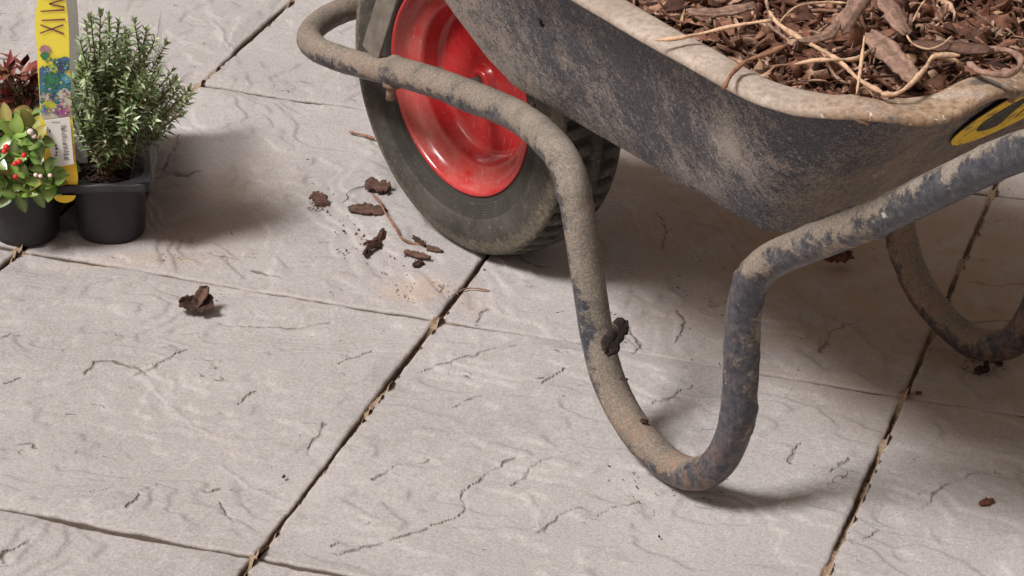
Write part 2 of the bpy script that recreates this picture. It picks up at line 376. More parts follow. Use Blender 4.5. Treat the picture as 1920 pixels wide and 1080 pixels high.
def riven(X, Y, s):
    wx = X + .02 * (fbm(X * 14, Y * 14, 0, s + 3, 3) - .5); wy = Y + .02 * (fbm(X * 14, Y * 14, 0, s + 9, 3) - .5)
    c, sn = math.cos(.5 + s), math.sin(.5 + s); u = wx * c + wy * sn; v = -wx * sn + wy * c
    n = fbm(u * 5.5, v * 10, 0, s, 4)
    K = n * 9; fl = np.floor(K); fr = K - fl; st = np.clip((fr - .68) / .32, 0, 1); st = st * st * (3 - 2 * st)
    h = (fl + st) * .0020
    h = h + (fbm(X * 4, Y * 4, 0, s + 40, 3) - .5) * .0035 + (fbm(X * 60, Y * 60, 0, s + 50, 3) - .5) * .0006
    h = h + (fbm(u * 160, v * 60, 0, s + 70, 2) - .5) * .0004
    return h - h.mean()
pv = []; pf = []; pc = []; ps = []; pd = []; pw_ = []; base = 0
for i in range(-7, 9):
    for j in range(-9, 7):
        near = (-1 <= i <= 2) and (-2 <= j <= 2)
        n = 236 if near else 12
        q = np.linspace(0, 1, n) if not near else np.concatenate([[0, .0035, .008, .013, .019], np.linspace(.026, .974, n - 10), [.981, .987, .992, .9965, 1]])
        U, V = np.meshgrid(q, q)          # U along +x, V towards -y
        p00, p10, p01, p11 = NODE[(i, j)], NODE[(i + 1, j)], NODE[(i, j + 1)], NODE[(i + 1, j + 1)]
        X = (p00[0] * (1 - U) + p10[0] * U) * (1 - V) + (p01[0] * (1 - U) + p11[0] * U) * V
        Y = (p00[1] * (1 - U) + p10[1] * U) * (1 - V) + (p01[1] * (1 - U) + p11[1] * U) * V
        su, sv = 1 - 2 * U, 1 - 2 * V
        ex = (fbm(Y * 55, X * 0 + i, 0, 5, 3) - .5) * .0022; ey = (fbm(X * 55, Y * 0 + j, 0, 6, 3) - .5) * .0026
        X = X + su * GL / 2 + ex * np.abs(su) ** 20; GMj = {0: .0046, 1: .0042, 2: .0070}.get(j, GM), {-1: .0046, 0: .0042, 1: .0070}.get(j, GM)
        Y = Y - np.where(V < .5, GMj[0], GMj[1]) * sv / 2 + ey * np.abs(sv) ** 20
        s = (i + 9) * 31 + j + 11
        h = riven(X, Y, s % 97)
        du = np.minimum(U, 1 - U) * .45; dv = np.minimum(V, 1 - V) * .45; dd = np.minimum(du, dv)
        fade = np.clip(dd / .02, 0, 1); h = h * (.35 + .65 * fade)
        chip = fbm(X * 45, Y * 45, 0, 77, 3)
        h = h - .0012 * np.clip(1 - dv / (.0012 + .004 * np.clip(chip - .45, 0, 1) * 4), 0, 1) ** 2 - .0016 * np.clip(1 - du / (.0010 + .004 * np.clip(chip - .52, 0, 1) * 4), 0, 1) ** 2
        h = h + (_h(np.int64(i), np.int64(j), np.int64(1), 3) - .5) * .0012
        c = np.zeros_like(X); 
        if near:
            for pl in CR:
                if pl[:, 0].max() < X.min() - .02 or pl[:, 0].min() > X.max() + .02 or pl[:, 1].max() < Y.min() - .02 or pl[:, 1].min() > Y.max() + .02: continue
                w = .0009 + .0011 * vn(X * 50, Y * 50, 0, 5)
                Xw = X + (fbm(X * 110, Y * 110, 0, 21, 2) - .5) * .007; Yw = Y + (fbm(X * 110, Y * 110, 0, 22, 2) - .5) * .007
                k = np.clip(1.25 - seg_dist(Xw, Yw, pl) / w / 1.3, 0, 1); c = np.maximum(c, k); h = h - k * .0008
            for pl in RIDGE:
                if pl[:, 0].max() < X.min() - .02 or pl[:, 0].min() > X.max() + .02 or pl[:, 1].max() < Y.min() - .02 or pl[:, 1].min() > Y.max() + .02: continue
                Xw = X + (fbm(X * 90, Y * 90, 0, 21, 2) - .5) * .008; Yw = Y + (fbm(X * 90, Y * 90, 0, 22, 2) - .5) * .008
                h = h + np.clip(1 - seg_dist(Xw, Yw, pl) / .0032, 0, 1) * .0011
        # sand beside the joints: mostly along the cross joints and the corners
        sa = np.clip(1 - dv / .012, 0, 1) * .5 * vn(X * 7, Y * 7, 0, 8) + np.clip(1 - du / .006, 0, 1) * .5
        for (cu, cv, rx, ry, am) in [(780, 545, 90, 32, 1.0), (250, 490, 200, 14, .8), (880, 560, 40, 30, .7)]:
            g = gz(cu, cv); gx = hit(cu + rx, cv, (0, 0, 1), (0, 0, 0)); gy = hit(cu, cv - ry, (0, 0, 1), (0, 0, 0))
            rt = nrm(gx - g); bk = nrm(gy - g)
            e = (((X - g[0]) * rt[0] + (Y - g[1]) * rt[1]) / np.linalg.norm(gx - g)) ** 2 + (((X - g[0]) * bk[0] + (Y - g[1]) * bk[1]) / np.linalg.norm(gy - g)) ** 2
            sa = np.maximum(sa, np.clip(1.2 - e, 0, 1) * am)
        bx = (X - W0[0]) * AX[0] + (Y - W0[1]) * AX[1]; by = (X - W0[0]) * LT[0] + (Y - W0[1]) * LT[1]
        di = np.exp(-(((bx - .28) / .42) ** 2 + ((by + .27) / .23) ** 2) ** 1.5)  # mask for the barrow's brown shade painted on the slabs
        rx2, ry2 = X - .13, Y + .29; di = np.maximum(di, .55 * np.exp(-((rx2 / .07) ** 2 + (ry2 / .11) ** 2)))  # second patch: painted shade to the right of the pots
        N = n * n; idx = np.arange(N).reshape(n, n) + base
        pv.append(np.stack([X.ravel(), Y.ravel(), h.ravel()], 1))
        pf.append(np.stack([idx[:-1, :-1], idx[1:, :-1], idx[1:, 1:], idx[:-1, 1:]], -1).reshape(-1, 4))
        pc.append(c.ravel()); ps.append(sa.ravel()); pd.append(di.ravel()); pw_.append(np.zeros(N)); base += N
        # skirt
        loop = np.concatenate([idx[0, :], idx[1:, -1], idx[-1, -2::-1], idx[-2:0:-1, 0]])
        lv = pv[-1][loop - (base - N)].copy(); lv[:, 2] = -.03; L = len(loop); nb = np.arange(L) + base
        pv.append(lv); pf.append(np.stack([loop, np.roll(loop, -1), np.roll(nb, -1), nb], -1)); z = np.zeros(L); pc.append(z); ps.append(z + .25); pd.append(z); pw_.append(z + 1); base += L
pv = np.concatenate(pv); pf = np.concatenate(pf)
me = bpy.data.meshes.new('patio_paving'); me.vertices.add(len(pv)); me.vertices.foreach_set('co', pv.ravel())
me.loops.add(len(pf) * 4); me.loops.foreach_set('vertex_index', pf.ravel().astype(np.int32))
me.polygons.add(len(pf)); me.polygons.foreach_set('loop_start', np.arange(0, len(pf) * 4, 4, dtype=np.int32)); me.polygons.foreach_set('loop_total', np.full(len(pf), 4, dtype=np.int32))
me.polygons.foreach_set('use_smooth', np.ones(len(pf), bool)); me.update(calc_edges=True); me.validate()
for k, a in (('crack', pc), ('sand', ps), ('shade_tint', pd), ('side', pw_)):
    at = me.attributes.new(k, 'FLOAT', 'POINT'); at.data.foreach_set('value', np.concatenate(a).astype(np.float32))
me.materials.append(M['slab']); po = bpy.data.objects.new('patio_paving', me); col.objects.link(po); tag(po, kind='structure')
# ground below the paving, reaching the horizon
g = MB(); g.add([(-80, -80, -.02), (80, -80, -.02), (80, 80, -.02), (-80, 80, -.02)], [(0, 1, 2, 3)])
tag(g.build('ground', mat_plain('compacted_sand_ground', (.36, .30, .25), (.48, .42, .36), 6, .95)), kind='structure')
# jointing sand lying low in the joints
def strip(mb, a, b, wd, seed, lo, asym=0.0):
    a = np.array(a); b = np.array(b); L = np.linalg.norm(b - a); d = (b - a) / L; pn = np.array([-d[1], d[0]])
    n = int(L / .0016); k = 9; S, T = np.meshgrid(np.linspace(0, L, n), np.linspace(-wd / 2, wd / 2, k), indexing='ij')
    X = a[0] + d[0] * S + pn[0] * T; Y = a[1] + d[1] * S + pn[1] * T
    h = lo(X, Y) + (fbm(X * 260, Y * 260, 0, seed, 3) - .5) * .003 + np.clip(np.abs(T) / wd * 2 - .35, 0, 1) * .0022 * vn(X * 60, Y * 60, 0, seed + 2)
    h = h + asym * np.clip(T / wd * 2.6 - .1, 0, 1) * np.clip(fbm(X * 120, Y * 120, 0, seed + 4, 2) * 2.2 - .65, 0, 1)
    idx = np.arange(n * k).reshape(n, k)
    mb.add(np.stack([X.ravel(), Y.ravel(), h.ravel()], 1), [tuple(int(q) for q in f) for f in np.stack([idx[:-1, :-1], idx[1:, :-1], idx[1:, 1:], idx[:-1, 1:]], -1).reshape(-1, 4)])
js = MB()
def nodelift(X, Y):
    r = 0
    for (i, j) in [(0, 0), (0, 1), (1, 1), (1, 2), (2, 1), (2, 0), (1, 0)]:
        r = np.maximum(r, np.exp(-((X - NODE[(i, j)][0]) ** 2 + (Y - NODE[(i, j)][1]) ** 2) / .012 ** 2))
    return r
for i in (0, 1, 2):
    lo = lambda X, Y, i=i: -.0068 + .0050 * np.clip(fbm(X * 26, Y * 26, 0, 91 + i, 2) * 2.8 - 1.40, 0, 1) + .0070 * nodelift(X, Y)
    strip(js, (NODE[(i, 0)][0], .6), (NODE[(i, 1)][0], -1.2), GL + .003, 11 + i, lo, .0075)
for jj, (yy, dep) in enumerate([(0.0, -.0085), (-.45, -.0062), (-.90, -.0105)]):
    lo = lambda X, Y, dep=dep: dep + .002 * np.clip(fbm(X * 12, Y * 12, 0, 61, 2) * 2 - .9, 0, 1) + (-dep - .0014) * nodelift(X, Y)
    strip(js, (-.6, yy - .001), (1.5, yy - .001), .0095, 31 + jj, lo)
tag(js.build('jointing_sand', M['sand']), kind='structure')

# ------------------------------------------------------------------ wheelbarrow
wb = empty('wheelbarrow', B(.25, 0, 0), 'dirty wheelbarrow with dark dusty tray, muddy tube frame and red wheel, heaped with bark mulch', 'wheelbarrow')
TR = .0147
side = [  # x, y, z, mud, rust   (handle end -> leg -> front)
    (1.30, .215, .60, .3, 0), (1.12, .212, .565, .3, 0), (.96, .203, .520, .3, 0), (.86, .195, .481, .32, 0), (.786, .190, .442, .48, 0), (.739, .187, .406, .50, 0), (.679, .187, .359, .60, .05), (.636, .187, .326, .68, .15),
    (.570, .187, .280, .72, .15), (.535, .187, .254, .64, .2), (.515, .187, .227, .36, .1), (.509, .187, .191, .30, .1), (.510, .187, .141, .30, .12), (.508, .187, .090, .31, .15),
    (.487, .187, .041, .40, .4), (.451, .187, .0162, .62, .6), (.410, .187, .0172, .85, .55), (.370, .187, .036, .88, .35), (.340, .187, .068, .60, .1), (.324, .187, .114, .52, .0),
    (.312, .187, .162, .78, .05), (.296, .187, .222, .74, .05), (.282, .184, .243, .72, .0), (.255, .176, .252, .74, .05), (.200, .153, .243, .78, .1), (.140, .126, .229, .85, .1), (.053, .103, .210, .74, .2),
    (-.03, .098, .200, .70, .25), (-.092, .098, .190, .70, .2)]
def side_tube(sg):
    P = catmull([(x, y * sg, z, mu, ru) for x, y, z, mu, ru in side], 10)
    for _ in range(30): P = [P[0]] + [P[i] * .5 + (P[i - 1] + P[i + 1]) * .25 for i in range(1, len(P) - 1)] + [P[-1]]
    mb = MB(); tube(mb, [B(p[0], p[1], p[2]) for p in P], [TR] * (len(P) - 4) + [TR * 1.0, TR * 1.02, TR * 1.02, TR * .9], 28, lump=.0032, seed=3 if sg > 0 else 8,
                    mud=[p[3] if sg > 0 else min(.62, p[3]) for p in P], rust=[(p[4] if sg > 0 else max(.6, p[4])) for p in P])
    ob = mb.build('frame_tube', M['frame'], wb, origin=B(.45, .187 * sg, 0)); return ob
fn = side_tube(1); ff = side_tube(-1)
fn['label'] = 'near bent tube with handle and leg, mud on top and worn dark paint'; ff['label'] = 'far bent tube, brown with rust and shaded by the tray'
for sg in (1, -1):
    mb = MB(); P = catmull([B(x, y * sg, z) for x, y, z in [(1.15, .213, .574), (1.25, .215, .592), (1.302, .2152, .6004)]], 8); tube(mb, P, .0195, 20)
    mb.build('grip', M['grip'], wb, origin=B(1.2, .214 * sg, .58))
npts = [(-.075, .0975, .192), (-.12, .098, .183), (-.175, .097, .174), (-.225, .092, .168), (-.262, .074, .166), (-.283, .042, .168), (-.290, 0, .170)]
full = npts + [(x, -y, z) for x, y, z in npts[-2::-1]]
P = catmull(full, 9); mb = MB()
tube(mb, [B(*p) for p in P], .0131, 26, lump=.0034, seed=14, mud=[.68 + .08 * math.sin(i * .3) for i in range(len(P))], rust=[.25] * len(P))
mb.build('nose_guard', M['frame'], wb, origin=B(-.28, 0, .17))['label'] = 'rounded tube guard bent around the front of the wheel, caked in mud'

# wheel: local polar around axle
WX, WY, WR = -.0415, .0199, .1742
def lathe(prof, n, fr=None, at=None):
    """prof: (r, y); angle 0 = +x; returns verts, faces"""
    vs = []; fs = []; K = len(prof); A = {k: [] for k in (at or {})}
    for a in range(n):
        th = 2 * math.pi * a / n
        for k, (r, y) in enumerate(prof):
            if fr: r = fr(r, y, a, th, k)
            vs.append(B(WX + r * math.cos(th), WY + y, WR + r * math.sin(th)))
            for kk in A: A[kk].append(at[kk][k] if not callable(at[kk]) else at[kk](r, y, a, th, k))
    for a in range(n):
        b = (a + 1) % n
        for k in range(K - 1): fs.append((a * K + k, a * K + k + 1, b * K + k + 1, b * K + k))
    return vs, fs, A
wheel = bpy.data.objects.new('wheel', None); col.objects.link(wheel); wheel.parent = wb
wheel.location = Vector(B(WX, WY, WR)) - wb.location; wheel.empty_display_size = .05
tp = []   # tyre profile from near bead over the tread to the far bead
def sidewall(sg):
    pr = [(.1035, .020), (.1075, .0285), (.1100, .0325), (.1125, .0345)]
    for q in range(14): r = .1145 + q * .0012; pr.append((r, .0355 + .0035 * (q / 13) + (.0006 if q % 2 else -.0004)))
    pr += [(.134, .0405), (.140, .0418), (.146, .0422), (.152, .0417), (.157, .0402), (.1605, .0385), (.1625, .0372), (.1645, .0368), (.1660, .0355), (.1678, .0335)]
    return [(r, sg * y) for r, y in pr]
nt = 22
tread = [(.1742 - .0062 * (abs(y) / .031) ** 2.2, y) for y in np.linspace(.031, -.031, nt)]
tp = sidewall(1) + tread + sidewall(-1)[::-1]
NB = 50
def tcut(r, y, th):
    if r < .1655 or abs(y) > .0328: return 0
    ph = (th / (2 * math.pi) * NB + abs(y) * 10 + (.5 if y < 0 else 0)) % 1
    cut = 0
    if abs(y) > .0085: cut = 1 if ph < .34 else (max(0, 1 - (ph - .34) / .08) if ph < .5 else max(0, 1 - (1 - ph) / .08))
    if .0045 < abs(y) < .0085: cut = max(cut, .9)
    return cut
def tyre_r(r, y, a, th, k): return r - .0064 * tcut(r, y, th)
sw = len(sidewall(1))
edge = [max(0, 1 - abs(r - .160) / .016) if abs(y) > .03 else .35 for r, y in tp]
groove = [(.8 if (q % 2 == 0 and 4 <= q < 18) else (.9 if q < 4 else 0)) for q in range(sw)]; groove = groove + [0] * nt + groove[::-1]
vs, fs, A = lathe(tp, NB * 12, tyre_r, dict(edge=edge, groove=lambda r, y, a, th, k: max(groove[k], .75 if r < .1700 and tcut(r + .005, y, th) > .5 else 0)))
mb = MB(); mb.add(vs, fs, **A); mb.build('tyre', M['tyre'], wheel, origin=B(WX, WY, WR))
rp = [(.1065, .026), (.1092, .0315), (.1088, .0335), (.1068, .0342), (.1050, .0335), (.1035, .0310), (.1000, .0235), (.0955, .0200), (.0890, .0182), (.0840, .0165), (.0815, .0150), (.0800, .0125), (.0775, .000), (.0750, -.004),
      (.068, -.0055), (.050, -.005), (.030, -.004), (.0190, -.0030), (.0150, -.002), (.0140, .006), (.0120, .0075), (.006, .0078)]
vs, fs, A = lathe(rp + [(r, min(-y, -.0075) if r < .079 else -y) for r, y in rp[::-1]] , 144, None, dict(dust=([.9 if .082 < r < .104 else (.5 if r > .104 else .25) for r, y in rp] + [.4] * len(rp))))
mb = MB(); mb.add(vs, fs, **A); mb.build('rim', M['red'], wheel, origin=B(WX, WY, WR))
mb = MB(); tube(mb, [B(WX, WY + .050, WR), B(WX, WY - .075, WR)], .0070, 20)
tube(mb, [B(WX, WY + .040, WR), B(WX, WY + .048, WR)], .0105, 6)
mb.build('axle', M['dark'], wheel, origin=B(WX, 0, WR))
def boxb(mb, c, hx, hy, hz, bev=.001, tilt=0.0):
    """bevelled box in barrow axes, optional lean about the lateral axis"""
    x, y, z = c; vs = []; s = []
    for sx in (-1, 1):
        for sy in (-1, 1):
            for sz in (-1, 1):
                for (ax) in range(3):
                    d = [hx, hy, hz]; d[ax] -= 0; e = [hx - bev, hy - bev, hz - bev]; e[ax] = d[ax]
                    lx, ly, lz = sx * e[0], sy * e[1], sz * e[2]
                    lx, lz = lx * math.cos(tilt) + lz * math.sin(tilt), -lx * math.sin(tilt) + lz * math.cos(tilt)
                    vs.append(B(x + lx, y + ly, z + lz))
    def I(sx, sy, sz, ax): return ((sx * 2 + sy) * 2 + sz) * 3 + ax
    fs = []
    for ax in range(3):
        o = [q for q in range(3) if q != ax]
        for sgn in (0, 1):
            q = []
            for (p1, p2) in ((0, 0), (1, 0), (1, 1), (0, 1)):
                t = [0, 0, 0]; t[ax] = sgn; t[o[0]] = p1; t[o[1]] = p2; q.append(I(*t, ax))
            fs.append(tuple(q))
        for s1 in (0, 1):
            for s2 in (0, 1):
                q = []
                for e in (0, 1):
                    t = [0, 0, 0]; t[ax] = e; t[o[0]] = s1; t[o[1]] = s2
                    q.append((I(*t, o[0]), I(*t, o[1])))
                fs.append((q[0][0], q[0][1], q[1][1], q[1][0]))
    for sx in (0, 1):
        for sy in (0, 1):
            for sz in (0, 1): fs.append((I(sx, sy, sz, 0), I(sx, sy, sz, 1), I(sx, sy, sz, 2)))
    mb.add(vs, fs)
for sg in (1, -1):
    mb = MB(); boxb(mb, (WX + .006, sg * .074, .186), .013, .0025, .016); boxb(mb, (WX + .006, sg * .083, .194), .013, .010, .003)
    mb.build('axle_bracket', M['dark'], wb, smooth=False, origin=B(WX, sg * .096, .18))
    mb = MB()   # flat strap from the frame up to the front of the tray
    boxb(mb, (-.073, sg * .101, .304), .0135, .0016, .115, .0006, .415); mb.build('brace_strap', M['strap'], wb, smooth=False, origin=B(-.09, sg * .098, .2))
    mb = MB(); tube(mb, [B(-.085, sg * .101, .178), B(-.085, sg * .103, .162)], .0048, 12, lump=.002); tube(mb, [B(-.085, sg * .101, .180), B(-.085, sg * .102, .1745)], .0085, 6)
    mb.build('bolt', M['rust'], wb, origin=B(-.085, sg * .1, .17))

# tray: rounded plan outlines lofted from floor to rim
def outline(fx, fw, rx, rw, rf, rr, n=14):
    """closed outline: front edge at x=fx half width fw, rear edge at rx half width rw; corner radii; same count always"""
    C = [np.array(p, float) for p in ((fx, fw), (rx, rw), (rx, -rw), (fx, -fw))]; rad = [rf, rr, rr, rf]; out = []
    for k in range(4):
        p, a, b = C[k], C[k - 1], C[(k + 1) % 4]; da, db = nrm(a - p), nrm(b - p)
        ang = math.acos(np.clip(da @ db, -1, 1)); t = rad[k] / math.tan(ang / 2); s0 = p + da * t; s1 = p + db * t
        cen = p + nrm(da + db) * rad[k] / math.sin(ang / 2)
        a0 = math.atan2(*(s0 - cen)[::-1]); a1 = math.atan2(*(s1 - cen)[::-1]); dl = (a1 - a0 + math.pi) % (2 * math.pi) - math.pi
        for q in range(n + 1): th = a0 + dl * q / n; out.append(cen + rad[k] * np.array([math.cos(th), math.sin(th)]))
    # densify straight runs so that dents have vertices
    res = []; N = len(out)
    for k in range(N):
        a, b = out[k], out[(k + 1) % N]; m_ = 26 if (k + 1) % (n + 1) == 0 else 1
        for q in range(m_): res.append(a + (b - a) * q / m_)
    return np.array(res)
ZB, ZT = .2555, .440
def tray_sec(t, off=0.0):
    """t 0 floor .. 1 rim"""
    e = t ** .93
    o = outline(.085 - .175 * e + off * -1, .122 + .036 * e + off, .508 + .169 * e + off, .154 + .102 * e + off, .050 + .02 * e, .020 + .082 * e ** .8 + max(off, 0) * .6)
    if off == 0:
        pass
    return o
def clear_wheel(x, y, z):
    if abs(y - WY) < .075:
        dx, dz = x - WX, z - WR; d = math.hypot(dx, dz); m_ = .190
        if d < m_ and d > 1e-6 and dz > 0: return WX + dx / d * m_, WR + dz / d * m_
    return x, z
rings = []; zz = []
levels = [(-.03, -.040, 0), (-.012, -.018, .0012), (0, -.007, .004), (0.02, -.001, .010)]
secs = []
for ins, o_, dz in [(0, -.018, -.004), (0, -.007, -.0036), (0, -.003, -.002), (0, -.0008, .003)]:
    secs.append((tray_sec(0.0, o_), ZB + dz, 0))
for t in np.linspace(.085, 1, 26): secs.append((tray_sec(t), ZB + (ZT - ZB) * t, 0))
# rolled rim: outwards, rounded over and down
top = tray_sec(1.0)
for off, dz in [(.0006, .0016), (.0026, .0024), (.009, .0024), (.016, .0018), (.0225, .0006), (.0268, -.0008), (.0286, -.0024), (.0290, -.0060), (.0284, -.0072), (.0268, -.0070), (.0264, -.0040), (.021, -.0016), (.013, .0000), (.004, .0002)]:
    secs.append((tray_sec(1.0, off), ZT + dz, 1))
K = len(secs[0][0]); vs = []; dust = []; warm = []; rusty = []
for si, (o, z, kind) in enumerate(secs):
    for q, (x, y) in enumerate(o):
        zq = z; n1 = float(fbm(np.array(x * 9), np.array(y * 9), z * 9, 4, 3)) - .5
        rear = max(0., min(1., (x - (.508 + .169 * max(0, (z - ZB) / (ZT - ZB)) - .030)) / .035)) if z < ZT - .012 else max(0., min(1., (x - .62) / .04))
        if kind:
            w = float(fbm(np.array(x * 26), np.array(y * 26), 0, 31, 3)) - .5; zq += w * .0045 + n1 * .004
            xx = x + w * .004; yy = y + w * .004 * (1 if y > 0 else -1)
            if rear > .5: zq += .004 * math.sin(y * 60)
            x, y = xx, yy
        else:
            t_ = (z - ZB) / (ZT - ZB); bul = .006 * math.sin(math.pi * min(1, max(0, t_))) + n1 * .006 * math.sin(math.pi * min(1, max(0, t_)))
            c = np.array([.3, 0]); d = nrm(np.array([0, y]) if x > .12 and x < .42 else np.array([x - (.12 if x <= .12 else .42), y * .9])); x += d[0] * bul; y += d[1] * bul
        x, zq = clear_wheel(x, y, zq)
        vs.append(B(x, y, zq))
        t_ = (z - ZB) / (ZT - ZB)
        cor = math.exp(-((x - (.44 + .12 * t_)) / .022) ** 2 - ((t_ - .52) / .30) ** 2)
        dust.append(.36 + .50 * rear + .50 * max(0, 1 - (x + .05) / .34) + .85 * max(0, .40 - t_) * (1 - rear) * min(1, max(0, (.47 - x) / .08)) - .22 * min(1, max(0, (t_ - .5) * 3)) * (1 - rear) + .50 * cor * (y > 0))
        warm.append(rear); rusty.append(.9 * max(0, 1 - (x + .02) / .22) + .15)
fs = []; mi = []
for s in range(len(secs) - 1):
    for q in range(K):
        a, b = s * K + q, s * K + (q + 1) % K; fs.append((a, b, b + K, a + K))
mb = MB(); mb.add(vs, fs + [tuple(range(K))[::-1]], dust=dust, warm=warm, rusty=rusty)
nw = 30
mb.mi = [1 if (f // K) >= nw - 1 and f < len(fs) else 0 for f in range(len(mb.f))]
tray = mb.build('tray', [M['tray'], M['rimd']], wb, origin=B(.3, 0, .25))

# yellow sticker on the rear wall
pr0, pr1 = B(.508, 0, ZB), B(.677, 0, ZT); wn_ = nrm(np.cross(LT, pr1 - pr0)); wn_ = wn_ if wn_ @ AX > 0 else -wn_
S0 = pr0 + wn_ * .0085
e1 = -LT; e2 = nrm(pr1 - pr0)
def onrear(u, v):
    X = hit(u, v, wn_, S0) - S0; return X @ e1, X @ e2
a0 = np.array(onrear(1783, 262)); up_ = np.array(onrear(1920, 172)); dn = np.array(onrear(1920, 222))
ang = math.atan2(*(np.array(onrear(1920, 195)) - a0)[::-1]); hh = max(.014, abs((up_ - dn) @ np.array([-math.sin(ang), math.cos(ang)])) / 2)
SL = .19
def stk(mb, pts, lift, mi=0):
    vs = [S0 + e1 * (a0[0] + p * math.cos(ang) - q * math.sin(ang)) + e2 * (a0[1] + p * math.sin(ang) + q * math.cos(ang)) + wn_ * lift for p, q in pts]
    vs2 = [v - wn_ * .0004 for v in vs]; n = len(vs)
    mb.add(vs + vs2, [tuple(range(n)), tuple(range(2 * n - 1, n - 1, -1))] + [(i, (i + 1) % n, (i + 1) % n + n, i + n) for i in range(n)], mi)
def caps(L, h, ins, n=16):
    h = h - ins; o = []
    for q in range(n + 1): th = math.pi / 2 + math.pi * q / n; o.append((ins + h * 1.3 + h * 1.3 * math.cos(th), h * math.sin(th)))
    for q in range(n + 1): th = -math.pi / 2 + math.pi * q / n; o.append((L - ins - h * 1.3 + h * 1.3 * math.cos(th), h * math.sin(th)))
    return o
t = NT('worn_yellow_print'); nn = t.noise(90, 5, .7)
M['styel'] = t.done(t.mix(t.rng(nn, .52, .64), (.72, .46, .03), (.20, .13, .05)), .6, t.bump(nn, .3, .0006))
t = NT('worn_black_print'); nn = t.noise(80, 5, .7)
M['sblk'] = t.done(t.mix(t.rng(nn, .52, .70), (.035, .032, .028), (.15, .10, .055)), .6)
mb = MB(); stk(mb, caps(SL, hh + .003, 0), .0004, 1); stk(mb, caps(SL, hh, .0005), .0009, 0); stk(mb, caps(SL, hh, hh * .46), .0014, 1)
x = hh * .95
while x < SL - hh * 1.5:
    w_ = hh * random.uniform(.22, .34); sl = hh * .38
    stk(mb, [(x, -hh * .48), (x + w_, -hh * .48), (x + w_ + sl, hh * .48), (x + sl, hh * .48)], .0018, 0)
    x += hh * random.uniform(.34, .46)
mb.build('sticker', [M['styel'], M['sblk']], tray, smooth=False, origin=S0)['label'] = 'worn yellow and black oval sticker on the rear wall'

# ------------------------------------------------------------------ bark pieces
def chip(mb, c, L, W, T, yaw=0.0, pitch=0.0, roll=0.0, bend=0.0, arch=0.0, curl=0.0, rag=.5, seed=0, nx=9, ny=5, taper=.35, basis=None):
    rs = np.random.RandomState(seed % (2 ** 31))
    u = np.linspace(-1, 1, nx); v = np.linspace(-1, 1, ny); U, V = np.meshgrid(u, v, indexing='ij')
    wp = (1 - np.abs(u) ** 3.5 * taper) * (1 + rag * (rs.rand(nx) - .5)); wp[0] *= rs.uniform(.5, 1.1); wp[-1] *= rs.uniform(.35, 1.1)
    off = rag * (rs.rand(nx) - .5) * .35
    ends = 1 + rag * .3 * (rs.rand(ny) - .5)
    X = U * L / 2 * np.where(np.abs(U) > .9, ends[None, :], 1); Y = (V * wp[:, None] + off[:, None]) * W / 2 + bend * L * (U ** 2 - .4)
    Z = -arch * L * U ** 2 + curl * W * (V ** 2) + (rs.rand(nx, ny) - .5) * T * .55 + (rs.rand(ny)[None, :] - .5) * T * .5
    th = T * (1 - .55 * np.abs(V) ** 3) * (1 - .5 * np.abs(U) ** 4)
    fib = np.tile(rs.rand(ny) ** 1.5, nx); fib = np.clip(fib + .35 * (rs.rand(nx * ny) - .5), 0, 1)
    top = np.stack([X, Y, Z + th / 2], -1).reshape(-1, 3); bot = np.stack([X, Y, Z - th / 2], -1).reshape(-1, 3)
    Rm = np.array((Matrix.Rotation(yaw, 3, 'Z') @ Matrix.Rotation(pitch, 3, 'Y') @ Matrix.Rotation(roll, 3, 'X')))
    if basis is not None: Rm = basis
    P = np.concatenate([top, bot]) @ Rm.T + np.array(c); N = nx * ny; f = []
    for i in range(nx - 1):
        for j in range(ny - 1):
            a = i * ny + j; f.append((a, a + ny, a + ny + 1, a + 1)); f.append((N + a, N + a + 1, N + a + ny + 1, N + a + ny))
    for i in range(nx - 1):
        a = i * ny; f.append((a, N + a, N + a + ny, a + ny)); a = i * ny + ny - 1; f.append((a, a + ny, N + a + ny, N + a))
    for j in range(ny - 1):
        f.append((j, j + 1, N + j + 1, N + j)); a = (nx - 1) * ny + j; f.append((a, N + a, N + a + 1, a + 1))
    mb.add(P, f, fib=np.concatenate([fib, fib]))
def stick(mb, P, r, flat=1.0, seed=0, nsub=6, n=8):
    Q = catmull(P, nsub); rs = np.random.RandomState(seed); N = len(Q)
    ph = rs.uniform(0, 6); rr = [r * .88 * (1 + .30 * (rs.rand() - .5) + .22 * math.sin(i * .45 + ph)) * (1 if 1 < i < N - 2 else .6) for i in range(N)]
    o = len(mb.v); tube(mb, Q, rr, n)

# mulch heap
hp = MB(); rs = np.random.RandomState(5)
ins_top = tray_sec(1.0, -.004)
def inside(x, y, poly):
    c = False; n = len(poly); j = n - 1
    for i in range(n):
        if (poly[i][1] > y) != (poly[j][1] > y) and x < (poly[j][0] - poly[i][0]) * (y - poly[i][1]) / (poly[j][1] - poly[i][1]) + poly[i][0]: c = not c
        j = i
    return c
def edge_d(x, y, poly): return float(np.min(np.hypot(poly[:, 0] - x, poly[:, 1] - y)))
def heap_z(x, y):
    d = edge_d(x, y, ins_top); k = min(1, d / .16); return ZT - .014 + .034 * k ** 1.1 + .010 * (float(vn(np.array(x * 16), np.array(y * 16), 0, 3)) - .5)
